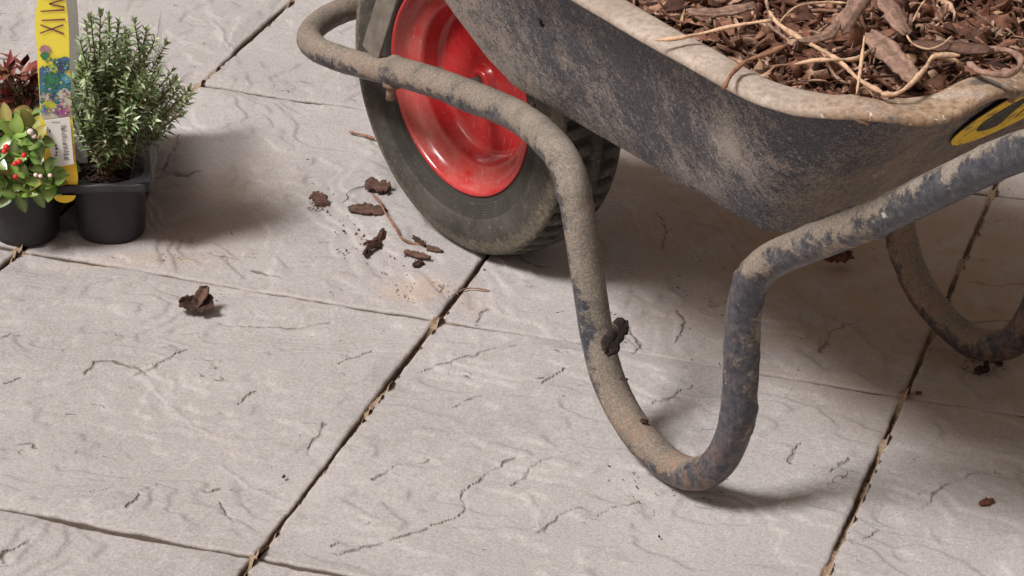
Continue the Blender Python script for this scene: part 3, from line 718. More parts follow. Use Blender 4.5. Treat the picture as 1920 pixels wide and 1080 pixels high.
# bed: a lumpy cap just below the chips
nx_, ny_ = 70, 50; bed = []; bf = []
cx, cy = .30, 0.0
for s in range(16):
    k = s / 15
    for q in range(K):
        x, y = cx + (ins_top[q][0] - cx) * (.985 - k * .985), cy + (ins_top[q][1] - cy) * (.985 - k * .985)
        bed.append(B(x, y, heap_z(x, y) - .010 + (rs.rand() - .5) * .006 if s else ZT - .012))
for s in range(15):
    for q in range(K): a, b = s * K + q, s * K + (q + 1) % K; bf.append((a, b, b + K, a + K))
hp.add(bed, bf)
yaw0 = math.atan2(AX[1], AX[0]); cnt = 0
while cnt < 6800:
    x = rs.uniform(-.09, .69); y = rs.uniform(-.26, .26)
    if not inside(x, y, ins_top): continue
    d = edge_d(x, y, ins_top)
    if d < .008: continue
    vis = x > .22
    if not vis and rs.rand() < .45: continue
    k = rs.rand(); z = heap_z(x, y) + rs.uniform(-.011, .006)
    if k < .44: L, W, T = rs.uniform(.018, .060), rs.uniform(.0016, .0050), rs.uniform(.0010, .0026)
    elif k < .62: L, W, T = rs.uniform(.012, .030), rs.uniform(.006, .014), rs.uniform(.002, .004)
    elif k < .76: L, W, T = rs.uniform(.024, .052), rs.uniform(.009, .018), rs.uniform(.002, .004)
    else: L, W, T = rs.uniform(.006, .018), rs.uniform(.0025, .006), rs.uniform(.0015, .003)
    if d < L * .45: L = max(.008, d * 1.6)
    chip(hp, B(x, y, z), L, W, T, rs.uniform(0, 6.3), rs.normal(0, .42) * min(1, d / .04), rs.normal(0, .75) * min(1, d / .03), rs.normal(0, .14), rs.normal(0, .18), rs.normal(0, .35), 1.0, rs.randint(1e9), 7 if L > .02 else 5, 4)
    cnt += 1
for q in range(1300):    # curly fibres
    x = rs.uniform(0, .66); y = rs.uniform(-.24, .24)
    if not inside(x, y, ins_top) or edge_d(x, y, ins_top) < .02: continue
    z = heap_z(x, y) + rs.uniform(-.002, .007); a = rs.uniform(0, 6.3); L = rs.uniform(.015, .042); k = rs.normal(0, .8); P = []
    for s in range(6):
        u = s / 5 - .5; P.append(B(x + L * u * math.cos(a + k * u), y + L * u * math.sin(a + k * u) + .1 * L * k * u * u, z - .25 * L * u * u * 2 + rs.normal(0, .001)))
    stick(hp, P, rs.uniform(.0004, .0010), 1, rs.randint(1e6), 3, 4)
mulch = hp.build('bark_mulch', M['bark'], origin=B(.3, 0, .40)); tag(mulch, 'heap of brown and dark bark mulch filling the wheelbarrow tray', 'mulch', kind='stuff')

def pz(pts, z): return [gz(u, v, zz_) for (u, v), zz_ in zip(pts, z if hasattr(z, '__len__') else [z] * len(pts))]
def loose_stick(name, pts, z, r, mat, label, cat, group=None, flat=None):
    P = pz(pts, z); mb = MB(); stick(mb, P, r * .85, 1, len(pts) * 7 + int(pts[0][0]), 7, 10)
    return tag(mb.build(name, mat, origin=P[0]), label, cat, group)
GS = 'sticks and long splinters lying on the mulch'
ZR = ZT + .0075
loose_stick('stick', [(1228, 75), (1262, 73), (1310, 64), (1360, 52), (1410, 43), (1447, 38)], [ZR, ZR + .002, .453, .462, .470, .474], .0019, M['straw'], 'long pale straight stick reaching out over the tray rim, leftmost on the mulch', 'stick', GS)
loose_stick('stick', [(1443, 22), (1460, 45), (1500, 72), (1548, 98), (1580, 120), (1612, 150), (1655, 174)], [.477, .476, .470, .466, .462, .455, .449], .0024, M['straw'], 'pale split stick running diagonally down across the mulch to the rim', 'stick', GS)
loose_stick('stick', [(1357, 166), (1366, 148), (1380, 130), (1402, 113), (1440, 100), (1476, 84)], [ZR - .002, ZR + .001, .450, .455, .459, .463], .0023, M['twig'], 'brown curved twig hanging over the near rim of the tray', 'twig', GS)
loose_stick('stick', [(1490, 120), (1530, 113), (1570, 112), (1608, 109), (1640, 88)], [.460, .464, .465, .463, .462], .0019, M['straw'], 'short pale flat splinter lying crossways under the diagonal stick', 'splinter', GS)
loose_stick('stick', [(1606, 176), (1612, 140), (1617, 100), (1621, 68)], [.448, .458, .467, .474], .0017, M['straw'], 'thin pale upright splinter near the rear corner of the tray', 'splinter', GS)
loose_stick('stick', [(1652, 176), (1680, 176), (1705, 160), (1735, 128), (1752, 106), (1800, 104)], [.449, .449, .454, .459, .462, .463], .0024, M['straw'], 'pale kinked stick bent along the rear rim of the tray', 'stick', GS)
loose_stick('stick', [(1462, 42), (1476, 26), (1500, 10), (1545, 4), (1590, 6)], [.474, .476, .478, .478, .478], .0011, M['straw'], 'thin arched tan fibre at the top of the mulch', 'fibre', GS)
loose_stick('stick', [(1700, 66), (1712, 82), (1740, 92), (1765, 84), (1784, 68)], [.470, .467, .466, .467, .470], .0010, M['straw'], 'thin upturned curved fibre on the mulch left of the bark loop', 'fibre', GS)
loose_stick('stick', [(1712, 40), (1722, 18), (1735, 0)], [.474, .476, .478], .0011, M['straw'], 'fine pale fibre at the top edge of the mulch, right of the large grey chips', 'fibre', GS)
loose_stick('bark_loop', [(1815, 118), (1838, 134), (1880, 140), (1908, 130), (1914, 112), (1896, 97), (1862, 93), (1832, 98), (1806, 96)], .456, .0034, M['barkg'], 'thick curled loop of mauve bark resting on the rear rim', 'bark curl')
GC = 'large bark pieces on top of the mulch'
def place_chip(name, u, v, z, L, W, T, ang, mat, label, cat='bark chip', group=None, seed=1, **k):
    """ang: direction in the picture plane of the ground, degrees from the image right"""
    c = gz(u, v, z); rt = gz(u + 10, v, z) - c; yaw = math.atan2(rt[1], rt[0]) + math.radians(ang)
    mb = MB(); k.setdefault('nx', 13); k.setdefault('ny', 7); chip(mb, c, L, W, T, yaw, seed=seed, **k)
    return tag(mb.build(name, mat, origin=c), label, cat, group)
place_chip('bark_chip', 1672, 105, .458, .062, .019, .004, -62, M['barkg'], 'broad grey pink bark slab standing out in the middle of the mulch', group=GC, seed=3, roll=.35, pitch=.25, rag=.35)
place_chip('bark_chip', 1603, 14, .475, .060, .015, .004, 60, M['barkg'], 'grey leaning bark slab at the top edge of the mulch, left of two', group=GC, seed=8, roll=.5, pitch=-.3, rag=.35)
place_chip('bark_chip', 1672, 18, .475, .060, .019, .004, -75, M['barkg'], 'pale bark slab at the top edge of the mulch, right of two', group=GC, seed=12, roll=-.3, pitch=.3, rag=.35)
place_chip('bark_chip', 1545, 60, .470, .060, .009, .003, 55, M['barkg'], 'narrow curved bark strip beside the diagonal pale stick', group=GC, seed=18, roll=.3, bend=.15, rag=.3)
place_chip('bark_chip', 1355, 20, .470, .055, .010, .003, 15, M['barkg'], 'flat bark strip lying at the left end of the mulch', group=GC, seed=28, roll=.3, bend=.1, rag=.3)
place_chip('bark_chip', 1785, 88, .462, .060, .012, .004, -12, M['barkm'], 'smooth brown bark piece lying behind the bark loop', group=GC, seed=33, roll=.4, rag=.3)
# small crumbs stuck to the tray side
for (u, v, y_, s_) in [(1017, 42, .186, .010), (1003, 196, .175, .006)]:
    c = hit(u, v, LT, B(0, y_, 0)); bx_ = (c - W0) @ AX; c = c + LT * .002
    mb = MB(); chip(mb, c, s_, s_ * .5, .003, 1.1, 1.0, .5, seed=int(u), nx=6, ny=4)
    tag(mb.build('bark_crumb', M['barkd'], origin=c), 'dark bark crumb stuck high on the tray side' if v < 100 else 'tiny dark crumb stuck low on the tray side above the wheel', 'bark crumb', 'bark crumbs stuck on the barrow')

GG = 'bark pieces fallen on the paving'
place_chip('bark_chip', 598, 372, .006, .026, .013, .006, -50, M['barkm'], 'chunky brown bark chip on the paving, leftmost of the scatter in front of the wheel', group=GG, seed=41, roll=.4, pitch=.25, arch=.2, rag=.8)
place_chip('bark_chip', 708, 351, .007, .026, .017, .005, -15, M['barkm'], 'rounded brown bark chip at the top of the scatter beside the tyre', group=GG, seed=42, roll=.35, pitch=.1, curl=.2, rag=.6)
place_chip('bark_chip', 688, 394, .006, .040, .013, .006, -14, M['barkm'], 'long ridged bark chip lying under the curved twig', group=GG, seed=43, roll=.35, arch=.05, rag=.4)
place_chip('bark_chip', 706, 448, .005, .040, .008, .004, 62, M['barkm'], 'forked curled bark chip lying below the curved twig', group=GG, seed=44, roll=.7, bend=.12, rag=.6)
o1 = bpy.data.objects[-1] if False else None
place_chip('bark_chip', 697, 466, .004, .030, .007, .004, 55, M['barkd'], 'dark curled sliver against the forked bark chip', group=GG, seed=45, roll=.5, bend=-.15, rag=.7)
place_chip('bark_chip', 786, 452, .004, .026, .005, .004, -60, M['barkd'], 'thin dark splinter nearest the tyre, pointing up from the crossed shards', group=GG, seed=46, roll=.6, rag=.7)
place_chip('bark_chip', 815, 468, .004, .018, .006, .004, -30, M['barkm'], 'small pointed bark shard at the right end of the scatter', group=GG, seed=47, roll=.5, rag=.7)
place_chip('bark_chip', 782, 478, .004, .030, .007, .004, -28, M['barkm'], 'flat bark shard crossing the lowest piece of the scatter', group=GG, seed=48, roll=.3, rag=.5)
place_chip('bark_chip', 784, 494, .003, .014, .006, .003, 50, M['barkd'], 'small dark wedge of bark, lowest piece of the scatter', group=GG, seed=49, roll=.4, rag=.7)
loose_stick('twig', [(697, 363), (712, 378), (722, 398), (740, 425), (752, 445), (778, 458), (795, 458)], [.007, .010, .014, .012, .008, .003, .003], .0016, M['twig'], 'curved reddish tan twig lying across the scattered bark', 'twig', GG)
loose_stick('twig', [(640, 381), (652, 372), (650, 364), (664, 354), (690, 348)], [.002, .003, .005, .006, .004], .0005, M['barkd'], 'hair thin crooked dark fibre beside the ridged bark chip', 'fibre', GG)
loose_stick('twig', [(655, 247), (672, 251), (690, 256), (703, 260)], .0035, .0019, M['twig'], 'short tan splinter alone on the paving left of the tyre', 'splinter', GG)
loose_stick('twig', [(858, 548), (875, 541), (895, 541), (918, 545)], .002, .0009, M['twig'], 'thin tan root fibre lying across the joint below the tyre', 'fibre', GG)
place_chip('bark_chip', 368, 574, .006, .032, .018, .004, 8, M['barkd'], 'dark pointed curled bark chip alone on the paving in the lower left', group=GG, seed=52, roll=.6, curl=.35, arch=-.12, rag=.6)
cc = gz(378, 560, .012); mb = MB(); chip(mb, cc, .026, .013, .0035, .9, -.9, .4, seed=63, curl=.3, rag=.5)
fl_ = mb.build('flap', M['barkm'], [o for o in col.objects if o.get('label', '').startswith('dark pointed curled')][0], origin=cc)
place_chip('bark_chip', 1572, 484, .008, .028, .013, .006, 8, M['barkr'], 'reddish bark chip on the paving under the near handle', group=GG, seed=56, roll=.5, curl=.3, rag=.6)
place_chip('bark_chip', 1850, 941, .003, .016, .006, .003, 25, M['barkr'], 'small reddish bark sliver alone in the lower right', group=GG, seed=57, roll=.4, rag=.8)
place_chip('bark_chip', 1722, 736, .0015, .006, .003, .002, 0, M['barkr'], 'tiny reddish crumb beside the joint under the far leg', 'bark crumb', group=GG, seed=58)
for k, (u, v, s_, lb) in enumerate([(579, 301, .008, 'tiny dark crumb above the chunky bark chip left of the tyre'), (41, 541, .004, 'dark speck of bark on the slab at the left edge, below the pots'), (184, 627, .004, 'dark speck of bark below the lone curled chip, to its left'), (532, 893, .004, 'dark speck of bark beside the long joint, lower left slab'), (1236, 1005, .003, 'dark speck of bark left of the near foot shadow'), (650, 470, .003, 'dark speck of bark left of the forked chip')]):
    place_chip('bark_crumb', u, v, .0012, s_, s_ * .55, .002, 20 * k, M['barkd'], lb, 'bark crumb', 'tiny bark crumbs on the paving', seed=70 + k, nx=5, ny=4)
c = gz(1848, 688, .006); mb = MB()
for k in range(6): chip(mb, c + nrm(gz(1860, 688) - gz(1840, 688)) * rs.uniform(-.018, .022) + UP * rs.uniform(-.004, .004), rs.uniform(.006, .011), rs.uniform(.004, .007), .004, rs.uniform(0, 6), rs.normal(0, .3), rs.normal(0, .3), seed=600 + k, rag=.5)
tag(mb.build('mud_clump', M['barkk'], origin=c), 'dark clump of mud and bark pressed against the far foot', 'mud clump', 'bark crumbs stuck on the barrow')
fc = MB()
for (u, v, su, sv, n_, smx) in [(715, 420, 75, 55, 130, .0022), (600, 385, 30, 20, 25, .002), (372, 572, 40, 20, 22, .0015), (800, 545, 80, 22, 120, .0012), (960, 480, 260, 40, 70, .0016), (1300, 560, 260, 120, 60, .0018), (1850, 690, 50, 20, 40, .002), (1250, 900, 120, 60, 30, .0015), (300, 480, 160, 14, 60, .0011)]:
    for _ in range(n_):
        p = gz(u + rs.normal(0, su * .55), v + rs.normal(0, sv * .55), .0012); q = rs.uniform(.0008, smx)
        chip(fc, p, q * rs.uniform(1, 2.4), q, q * .6, rs.uniform(0, 6), rs.normal(0, .3), 0, seed=rs.randint(1e9), nx=3, ny=3)
tag(fc.build('bark_dust', M['bark']), 'fine bark dust and crumbs scattered over the paving', 'bark dust', kind='stuff')
# shard stuck to the near leg
c = hit(1150, 632, LT, B(0, .199, 0)); mb = MB()
zz_ = nrm(-R[2] + R[0] * .5 - R[1] * .2); xx_ = nrm(R[0] * .62 - R[1] * .78); xx_ = nrm(xx_ - zz_ * (xx_ @ zz_)); c = c + zz_ * .004
chip(mb, c, .037, .017, .004, seed=81, rag=.35, nx=13, ny=7, basis=np.stack([xx_, np.cross(zz_, xx_), zz_], 1))
tag(mb.build('bark_chip', M['barkk'], origin=c), 'dark jagged bark shard stuck to the inside of the near leg', 'bark chip', 'bark crumbs stuck on the barrow')
for k, (u, v) in enumerate([(1170, 711), (1208, 790)]):
    c = hit(u, v, LT, B(0, .187, 0)); mb = MB(); chip(mb, c, .007, .004, .003, .4, .5, 0, seed=90 + k, nx=5, ny=4)
    tag(mb.build('bark_crumb', M['barkd'], origin=c), ['small mud crumb stuck on the near leg below the dark shard', 'small mud crumb stuck on the near leg just above its foot bend'][k], 'bark crumb', 'bark crumbs stuck on the barrow')

# ------------------------------------------------------------------ plant pack
PU = nrm(np.array([.93, .37, 0])); PE = np.array([-PU[1], PU[0], 0]); PC = np.array([.068, -.368, 0.0]) - PE * .014; PH = .0735; PS = .0865
def PP(a, b, z): return PC + PU * a + PE * b + UP * z
pack = empty('plant_pack', PP(-PS / 2, PS, 0), 'black plastic six cell plant pot pack with a yellow card carry handle', 'plant pack')
CELLS = [(a, b) for a in (0, -1) for b in (0, 1, 2)]
for a, b in CELLS:
    cx_, cy_ = a * PS, b * PS; prof = [(.001, .0012), (.0285, .0012), (.0320, .0022), (.0338, .0060), (.0342, .0095), (.0354, .033), (.0364, .0570), (.0370, .0630), (.0385, .0655), (.0388, PH - .001), (.0372, PH - .001), (.0360, .062)]
    vs = []; fs = []; n = 56; Kp = len(prof)
    for i in range(n):
        th = 2 * math.pi * i / n
        for k, (r, z) in enumerate(prof):
            rr = r
            vs.append(PP(cx_ + rr * math.cos(th), cy_ + rr * math.sin(th), z))
    for i in range(n):
        for k in range(Kp - 1): j = (i + 1) % n; fs.append((i * Kp + k, j * Kp + k, j * Kp + k + 1, i * Kp + k + 1))
    mb = MB(); mb.add(vs, fs); mb.build('pot', M['pot'], pack, origin=PP(cx_, cy_, 0))
    sb = MB(); r_ = .0366; n = 26; vs = [PP(cx_, cy_, .067)]; fs = []
    for q in range(1, 8):
        for i in range(n): th = 2 * math.pi * i / n; rr = r_ * q / 7; vs.append(PP(cx_ + rr * math.cos(th), cy_ + rr * math.sin(th), .0655 + rs.uniform(-.0012, .0022)))
    for i in range(n): fs.append((0, 1 + i, 1 + (i + 1) % n))
    for q in range(6):
        for i in range(n): a1 = 1 + q * n + i; b1 = 1 + q * n + (i + 1) % n; fs.append((a1, a1 + n, b1 + n, b1))
    sb.add(vs, fs)
    for q in range(110):
        th = rs.uniform(0, 6.3); rr = math.sqrt(rs.rand()) * .032
        chip(sb, PP(cx_ + rr * math.cos(th), cy_ + rr * math.sin(th), .0675 + rs.uniform(0, .003)), rs.uniform(.004, .013), rs.uniform(.002, .004), .0015, rs.uniform(0, 6), rs.normal(0, .3), rs.normal(0, .3), seed=rs.randint(1e9), nx=5, ny=3)
    sb.build('soil', M['soil'], pack, origin=PP(cx_, cy_, .058))
# flange joining the cells: a plate with round openings, edge turned down
fl = MB(); hx = PS / 2
for a, b in CELLS:
    n = 64; inn = []; out = []
    for i in range(n):
        th = 2 * math.pi * (i + .5) / n; c_, s_ = math.cos(th), math.sin(th); inn.append((c_ * .0386, s_ * .0386)); k = hx / max(abs(c_), abs(s_))
        x, y = c_ * k, s_ * k; out.append((x, y))
    vs = [PP(a * PS + x, b * PS + y, PH) for x, y in inn] + [PP(a * PS + x, b * PS + y, PH + .0004) for x, y in out]
    vs += [PP(a * PS + x, b * PS + y, PH - .0012) for x, y in out] + [PP(a * PS + x, b * PS + y, PH - .0014) for x, y in inn]
    fs = []
    for i in range(n):
        j = (i + 1) % n; fs += [(i, j, n + j, n + i), (2 * n + i, 2 * n + j, 3 * n + j, 3 * n + i)]
    fl.add(vs, fs)
# downturned edge, a slightly wavy ribbon round the whole pack
x0, x1, y0, y1 = -PS * 1.5 - .0005, PS * .5 + .0005, -PS * .5 - .0005, PS * 2.5 + .0005; rc = .010; loop = []
for (cx_, cy_, t0) in ((x1 - rc, y0 + rc, -90), (x1 - rc, y1 - rc, 0), (x0 + rc, y1 - rc, 90), (x0 + rc, y0 + rc, 180)):
    for q in range(7): th = math.radians(t0 + 15 * q); loop.append((cx_ + rc * math.cos(th), cy_ + rc * math.sin(th)))
dense = []
for k in range(len(loop)):
    a_, b_ = np.array(loop[k]), np.array(loop[(k + 1) % len(loop)]); m_ = max(1, int(np.linalg.norm(b_ - a_) / .006))
    for q in range(m_): dense.append(a_ + (b_ - a_) * q / m_)
n = len(dense); vs = []; cpt = np.array([(x0 + x1) / 2, (y0 + y1) / 2]); prof = [(-.0035, .0003), (-.001, .0016), (.0012, .0014), (.0022, -.0008), (.0018, -.0045), (.0030, -.0068), (.0020, -.0072), (.0004, -.005), (.0002, -.0010)]
for i, p in enumerate(dense):
    tn = nrm(dense[(i + 1) % n] - dense[i - 1]); nm = np.array([tn[1], -tn[0]]); w = .0010 * math.sin(i * .9) + rs.uniform(-.0004, .0004)
    for (o_, dz) in prof: q = p + nm * (o_ + (w if dz < -.003 else 0)); vs.append(PP(q[0], q[1], PH + dz + w * .6))
Kp = len(prof); fs = [(i * Kp + k, ((i + 1) % n) * Kp + k, ((i + 1) % n) * Kp + (k + 1) % Kp, i * Kp + (k + 1) % Kp) for i in range(n) for k in range(Kp)]
fl.add(vs, fs); fl.build('flange', M['pot'], pack, origin=PP(-hx, PS, PH))

# yellow carry handle: card ribbon rising at the front, arching over and down behind
HB = PE * -1; HP = PP(0, -PS / 2 + .0008, 0)             # front plane of the card
def lab(u, v, dd=0.0): return hit(u, v, HB, HP) + HB * dd
edgeL = [(86, 350), (84, 330), (82, 300), (75, 222), (74, 185), (70, 120), (69, 90), (66, 55), (66, 30), (70, 5), (78, -35), (80, -90), (80, -150)]
edgeR = [(145, 350), (146, 330), (142, 300), (137, 240), (134, 200), (132, 150), (130, 110), (129, 60), (127, 30), (124, 5), (121, -35), (122, -90), (122, -150)]
Lf = catmull([lab(*p) for p in edgeL], 4); Rf = catmull([lab(*p) for p in edgeR], 4)
topL, topR = Lf[-1], Rf[-1]; zt = topL[2]; arcL = []; arcR = []; depth = PS * .72
for q in range(1, 15):
    th = math.pi * q / 14; dz = .045 * math.sin(th); db = depth * (1 - math.cos(th)) / 2
    arcL.append(topL + PE * db + UP * dz); arcR.append(topR + PE * db + UP * dz)
zb = PH - .004; dnL = []; dnR = []
for q in range(1, 12): k = q / 11; dnL.append(arcL[-1] * (1 - k) + (arcL[-1] * np.array([1, 1, 0]) + UP * zb) * k); dnR.append(arcR[-1] * (1 - k) + (arcR[-1] * np.array([1, 1, 0]) + UP * zb) * k)
hm = MB(); Ls = Lf + arcL + dnL; Rs = Rf + arcR + dnR; N = len(Ls); vs = []; nf_ = len(Lf)
for i in range(N):
    tg = nrm(Ls[min(i + 1, N - 1)] - Ls[max(i - 1, 0)]); nr = nrm(np.cross(tg, nrm(Rs[i] - Ls[i]))); 
    vs += [Ls[i], Rs[i], Ls[i] - nr * -.0005, Rs[i] - nr * -.0005] if nr @ HB < 0 and i < nf_ else [Ls[i], Rs[i], Ls[i] + PE * .0004 - UP * .0003, Rs[i] + PE * .0004 - UP * .0003]
for i in range(N - 1):
    a = i * 4; b = a + 4; zz_ = (vs[a][2] + vs[b][2]) / 2; mi_ = 0 if zz_ > .128 else 1
    hm.add([vs[a], vs[a + 1], vs[b + 1], vs[b]], [(0, 1, 2, 3)], mi_ if i < nf_ else (2 if i > nf_ + 6 else 0))
    hm.add([vs[a + 2], vs[a + 3], vs[b + 3], vs[b + 2]], [(3, 2, 1, 0)], 2)
    hm.add([vs[a], vs[b], vs[b + 2], vs[a + 2]], [(0, 1, 2, 3)], 2); hm.add([vs[a + 1], vs[a + 3], vs[b + 3], vs[b + 1]], [(0, 1, 2, 3)], 2)
# rounded tab below
tb = [lab(122 + 21 * math.cos(math.pi * q / 12), 361 + 14 * math.sin(math.pi * q / 12), .0066) for q in range(13)]
hm.add(tb, [tuple(range(13))], 1)
handle = hm.build('carry_handle', [M['yellow'], M['orange'], M['cardback']], pack, smooth=False, origin=lab(110, 350)); handle['label'] = 'tall yellow card handle with shrub picture, the letters MIX and a white barcode sticker'
# lettering MIX, reading downwards
lm = MB()
def stroke(p, q, w, dd=.0008):
    p = np.array(p, float); q = np.array(q, float); d = nrm(q - p); nn_ = np.array([-d[1], d[0]]) * w / 2
    lm.add([lab(*(p - nn_ * .7), dd), lab(*(p + nn_ * .7), dd), lab(*(q + nn_), dd), lab(*(q - nn_), dd)], [(0, 1, 2, 3)])
for s_ in [((74, -6), (122, -2)), ((122, -2), (92, 7)), ((92, 7), (121, 13)), ((76, 21), (121, 18)), ((78, 38), (122, 36)), ((76, 46), (120, 63)), ((75, 62), (119, 46))]: stroke(*s_, 3.2)
lm.build('lettering', M['purple'], handle, smooth=False, origin=lab(100, 30))
# printed garden picture
pm = MB(); inks = [solid('print_teal', (.06, .20, .26)), solid('print_blue', (.07, .15, .28)), solid('print_green', (.05, .22, .10)), solid('print_lime', (.45, .52, .06)), solid('print_stone', (.52, .50, .42)), solid('print_magenta', (.35, .10, .26)), solid('print_navy', (.07, .09, .16)), solid('print_pink', (.42, .22, .26)), solid('print_sky', (.10, .35, .50))]
def blob(u, v, ru, rv, mi, dd, seed):
    r_ = np.random.RandomState(seed); n = 22; pts = []
    for q in range(n):
        th = 2 * math.pi * q / n; k = r_.uniform(.84, 1.12); uu = min(max(u + ru * k * math.cos(th), 72 + max(0, v - 80) * .03), 131 + max(0, v - 120) * .055); pts.append(lab(uu, v + rv * k * math.sin(th), dd))
    pm.add(pts, [tuple(range(n))], mi)
dd = .0008
for k, (u, v, ru, rv, mi) in enumerate([(102, 168, 32, 45, 0), (104, 215, 31, 12, 4), (85, 92, 11, 8, 7), (84, 104, 8, 8, 2), (115, 122, 17, 14, 6), (122, 112, 10, 6, 1), (78, 140, 12, 16, 1), (84, 160, 14, 18, 0), (98, 130, 12, 10, 3), (97, 150, 14, 16, 2), (124, 148, 9, 8, 8), (90, 172, 12, 10, 0),
                                       (120, 175, 13, 10, 4), (84, 182, 10, 6, 4), (92, 198, 16, 12, 3), (124, 192, 11, 9, 4), (82, 206, 9, 6, 8), (116, 208, 17, 8, 5), (128, 203, 7, 5, 7)]):
    blob(u, v, ru, rv, mi, dd, 100 + k); dd += .00006
# finer dabs
for k in range(150):
    u = rs.uniform(78, 128); v = rs.uniform(108, 212); blob(u, v, rs.uniform(1.2, 3), rs.uniform(1.2, 2.6), rs.choice([0, 1, 2, 3, 6, 8, 4, 0, 2]) if v < 170 else rs.choice([3, 4, 5, 0, 7]), dd, 300 + k); dd += .000004
pm.build('printed_picture', inks, handle, smooth=False, origin=lab(100, 150))
bm_ = MB(); q0 = [(84, 224), (131, 217), (139, 305), (100, 312)]; dd = .0032
bm_.add([lab(*p, dd) for p in q0] + [lab(*p, dd - .0006) for p in q0], [(0, 1, 2, 3), (0, 4, 5, 1), (1, 5, 6, 2), (2, 6, 7, 3), (3, 7, 4, 0)])
for k in range(26):
    v = 232 + k * 2.6; ku = (v - 220) * .10; w = rs.uniform(.5, 1.5); u0 = 113 + ku + rs.uniform(-.5, .5)
    L_ = rs.uniform(5, 12)
    bm_.add([lab(u0, v, dd + .0004), lab(u0 + L_, v - .8, dd + .0004), lab(u0 + L_, v - .8 + w, dd + .0004), lab(u0, v + w, dd + .0004)], [(0, 1, 2, 3)], 1)
for (u, v, w, h_) in [(103, 268, 4, 4), (104, 274, 5, 4), (105, 281, 3, 4), (104, 287, 4, 3), (93, 240, 2, 6), (97, 226, 16, 1)]:
    bm_.add([lab(u, v, dd + .0004), lab(u + w, v, dd + .0004), lab(u + w, v + h_, dd + .0004), lab(u, v + h_, dd + .0004)], [(0, 1, 2, 3)], 1)
bm_.build('barcode_sticker', [M['white'], M['ink']], handle, smooth=False, origin=lab(110, 265))
# clear plastic collar at the pack's right edge
t = NT('clear_plastic'); t.b.inputs['Transmission Weight'].default_value = 1.0; t.b.inputs['IOR'].default_value = 1.15; M['clear'] = t.done((.95, .95, .95), .08, spec=.6)
cm = MB(); pl = [(.012, y0 - .001), (.025, y0 - .0013), (x1 - .004, y0 - .001), (x1 + .001, y0 + .004), (x1 + .0013, .02), (x1 + .0012, PS * 1.2), (x1 + .001, y1 - .004)]
vs = []
for x, y in pl: vs += [PP(x, y, PH + .001), PP(x + (.0015 if x > .03 else 0), y - .0008, PH + .085 * (1 if x > x1 - .006 else .02) + .001)]
vs2 = [p + (PU * -.0004 + PE * .0003) for p in vs]; n = len(pl)
cm.add(vs + vs2, [(2 * i, 2 * i + 2, 2 * i + 3, 2 * i + 1) for i in range(n - 1)] + [(2 * n + 2 * i, 2 * n + 2 * i + 1, 2 * n + 2 * i + 3, 2 * n + 2 * i + 2) for i in range(n - 1)] + [(2 * i + 1, 2 * i + 3, 2 * n + 2 * i + 3, 2 * n + 2 * i + 1) for i in range(n - 1)])
cm.build('clear_sleeve', M['clear'], pack, smooth=False, origin=PP(x1, 0, PH))

# ------------------------------------------------------------------ plants
def leaf(mb, base, d, up, L, W, fold=.25, droop=.2, nseg=4, tip=0.0, shape=.45, pw=1.0):
    d = nrm(d); s = nrm(np.cross(d, up)); up = np.cross(s, d); vs = []; vein = []; tips = []
    for k in range(nseg + 1):
        t = k / nseg; w = W / 2 * (math.sin(math.pi * t ** shape) ** pw if 0 < t < 1 else (.12 if k == 0 else .04)); c = base + d * L * t - up * droop * L * t * t
        vs += [c + s * w + up * fold * w, c, c - s * w + up * fold * w]; vein += [0, 1, 0]; tips += [tip] * 3
    fs = []
    for k in range(nseg): a = k * 3; fs += [(a, a + 1, a + 4, a + 3), (a + 1, a + 2, a + 5, a + 4)]
    mb.add(vs, fs, vein=vein, tip=tips)
M['hebe'] = mat_leaf('grey_green_needle_leaf', [(0, (.060, .110, .030)), (.3, (.16, .25, .085)), (.6, (.34, .45, .22)), (1, (.68, .76, .54))], .33)
M['winter'] = mat_leaf('glossy_oval_leaf', [(0, (.030, .085, .014)), (.4, (.085, .21, .022)), (.70, (.20, .36, .05)), (.82, (.33, .24, .06)), (1, (.26, .07, .045))], .25, True)
M['burg'] = mat_leaf('burgundy_leaf', [(0, (.06, .016, .016)), (.5, (.20, .035, .032)), (.85, (.30, .08, .065)), (1, (.14, .12, .04))], .3)
M['stem'] = mat_plain('woody_stem', (.10, .055, .030), (.20, .12, .065), 200, .7)
M['gstem'] = mat_plain('green_stem', (.10, .13, .04), (.16, .10, .05), 200, .6)
M['berry'] = mat_plain('red_berry', (.55, .015, .02), (.62, .03, .03), 90, .2, .05)
M['bud'] = mat_plain('pale_pink_bud', (.72, .48, .44), (.82, .66, .60), 90, .35, .05)
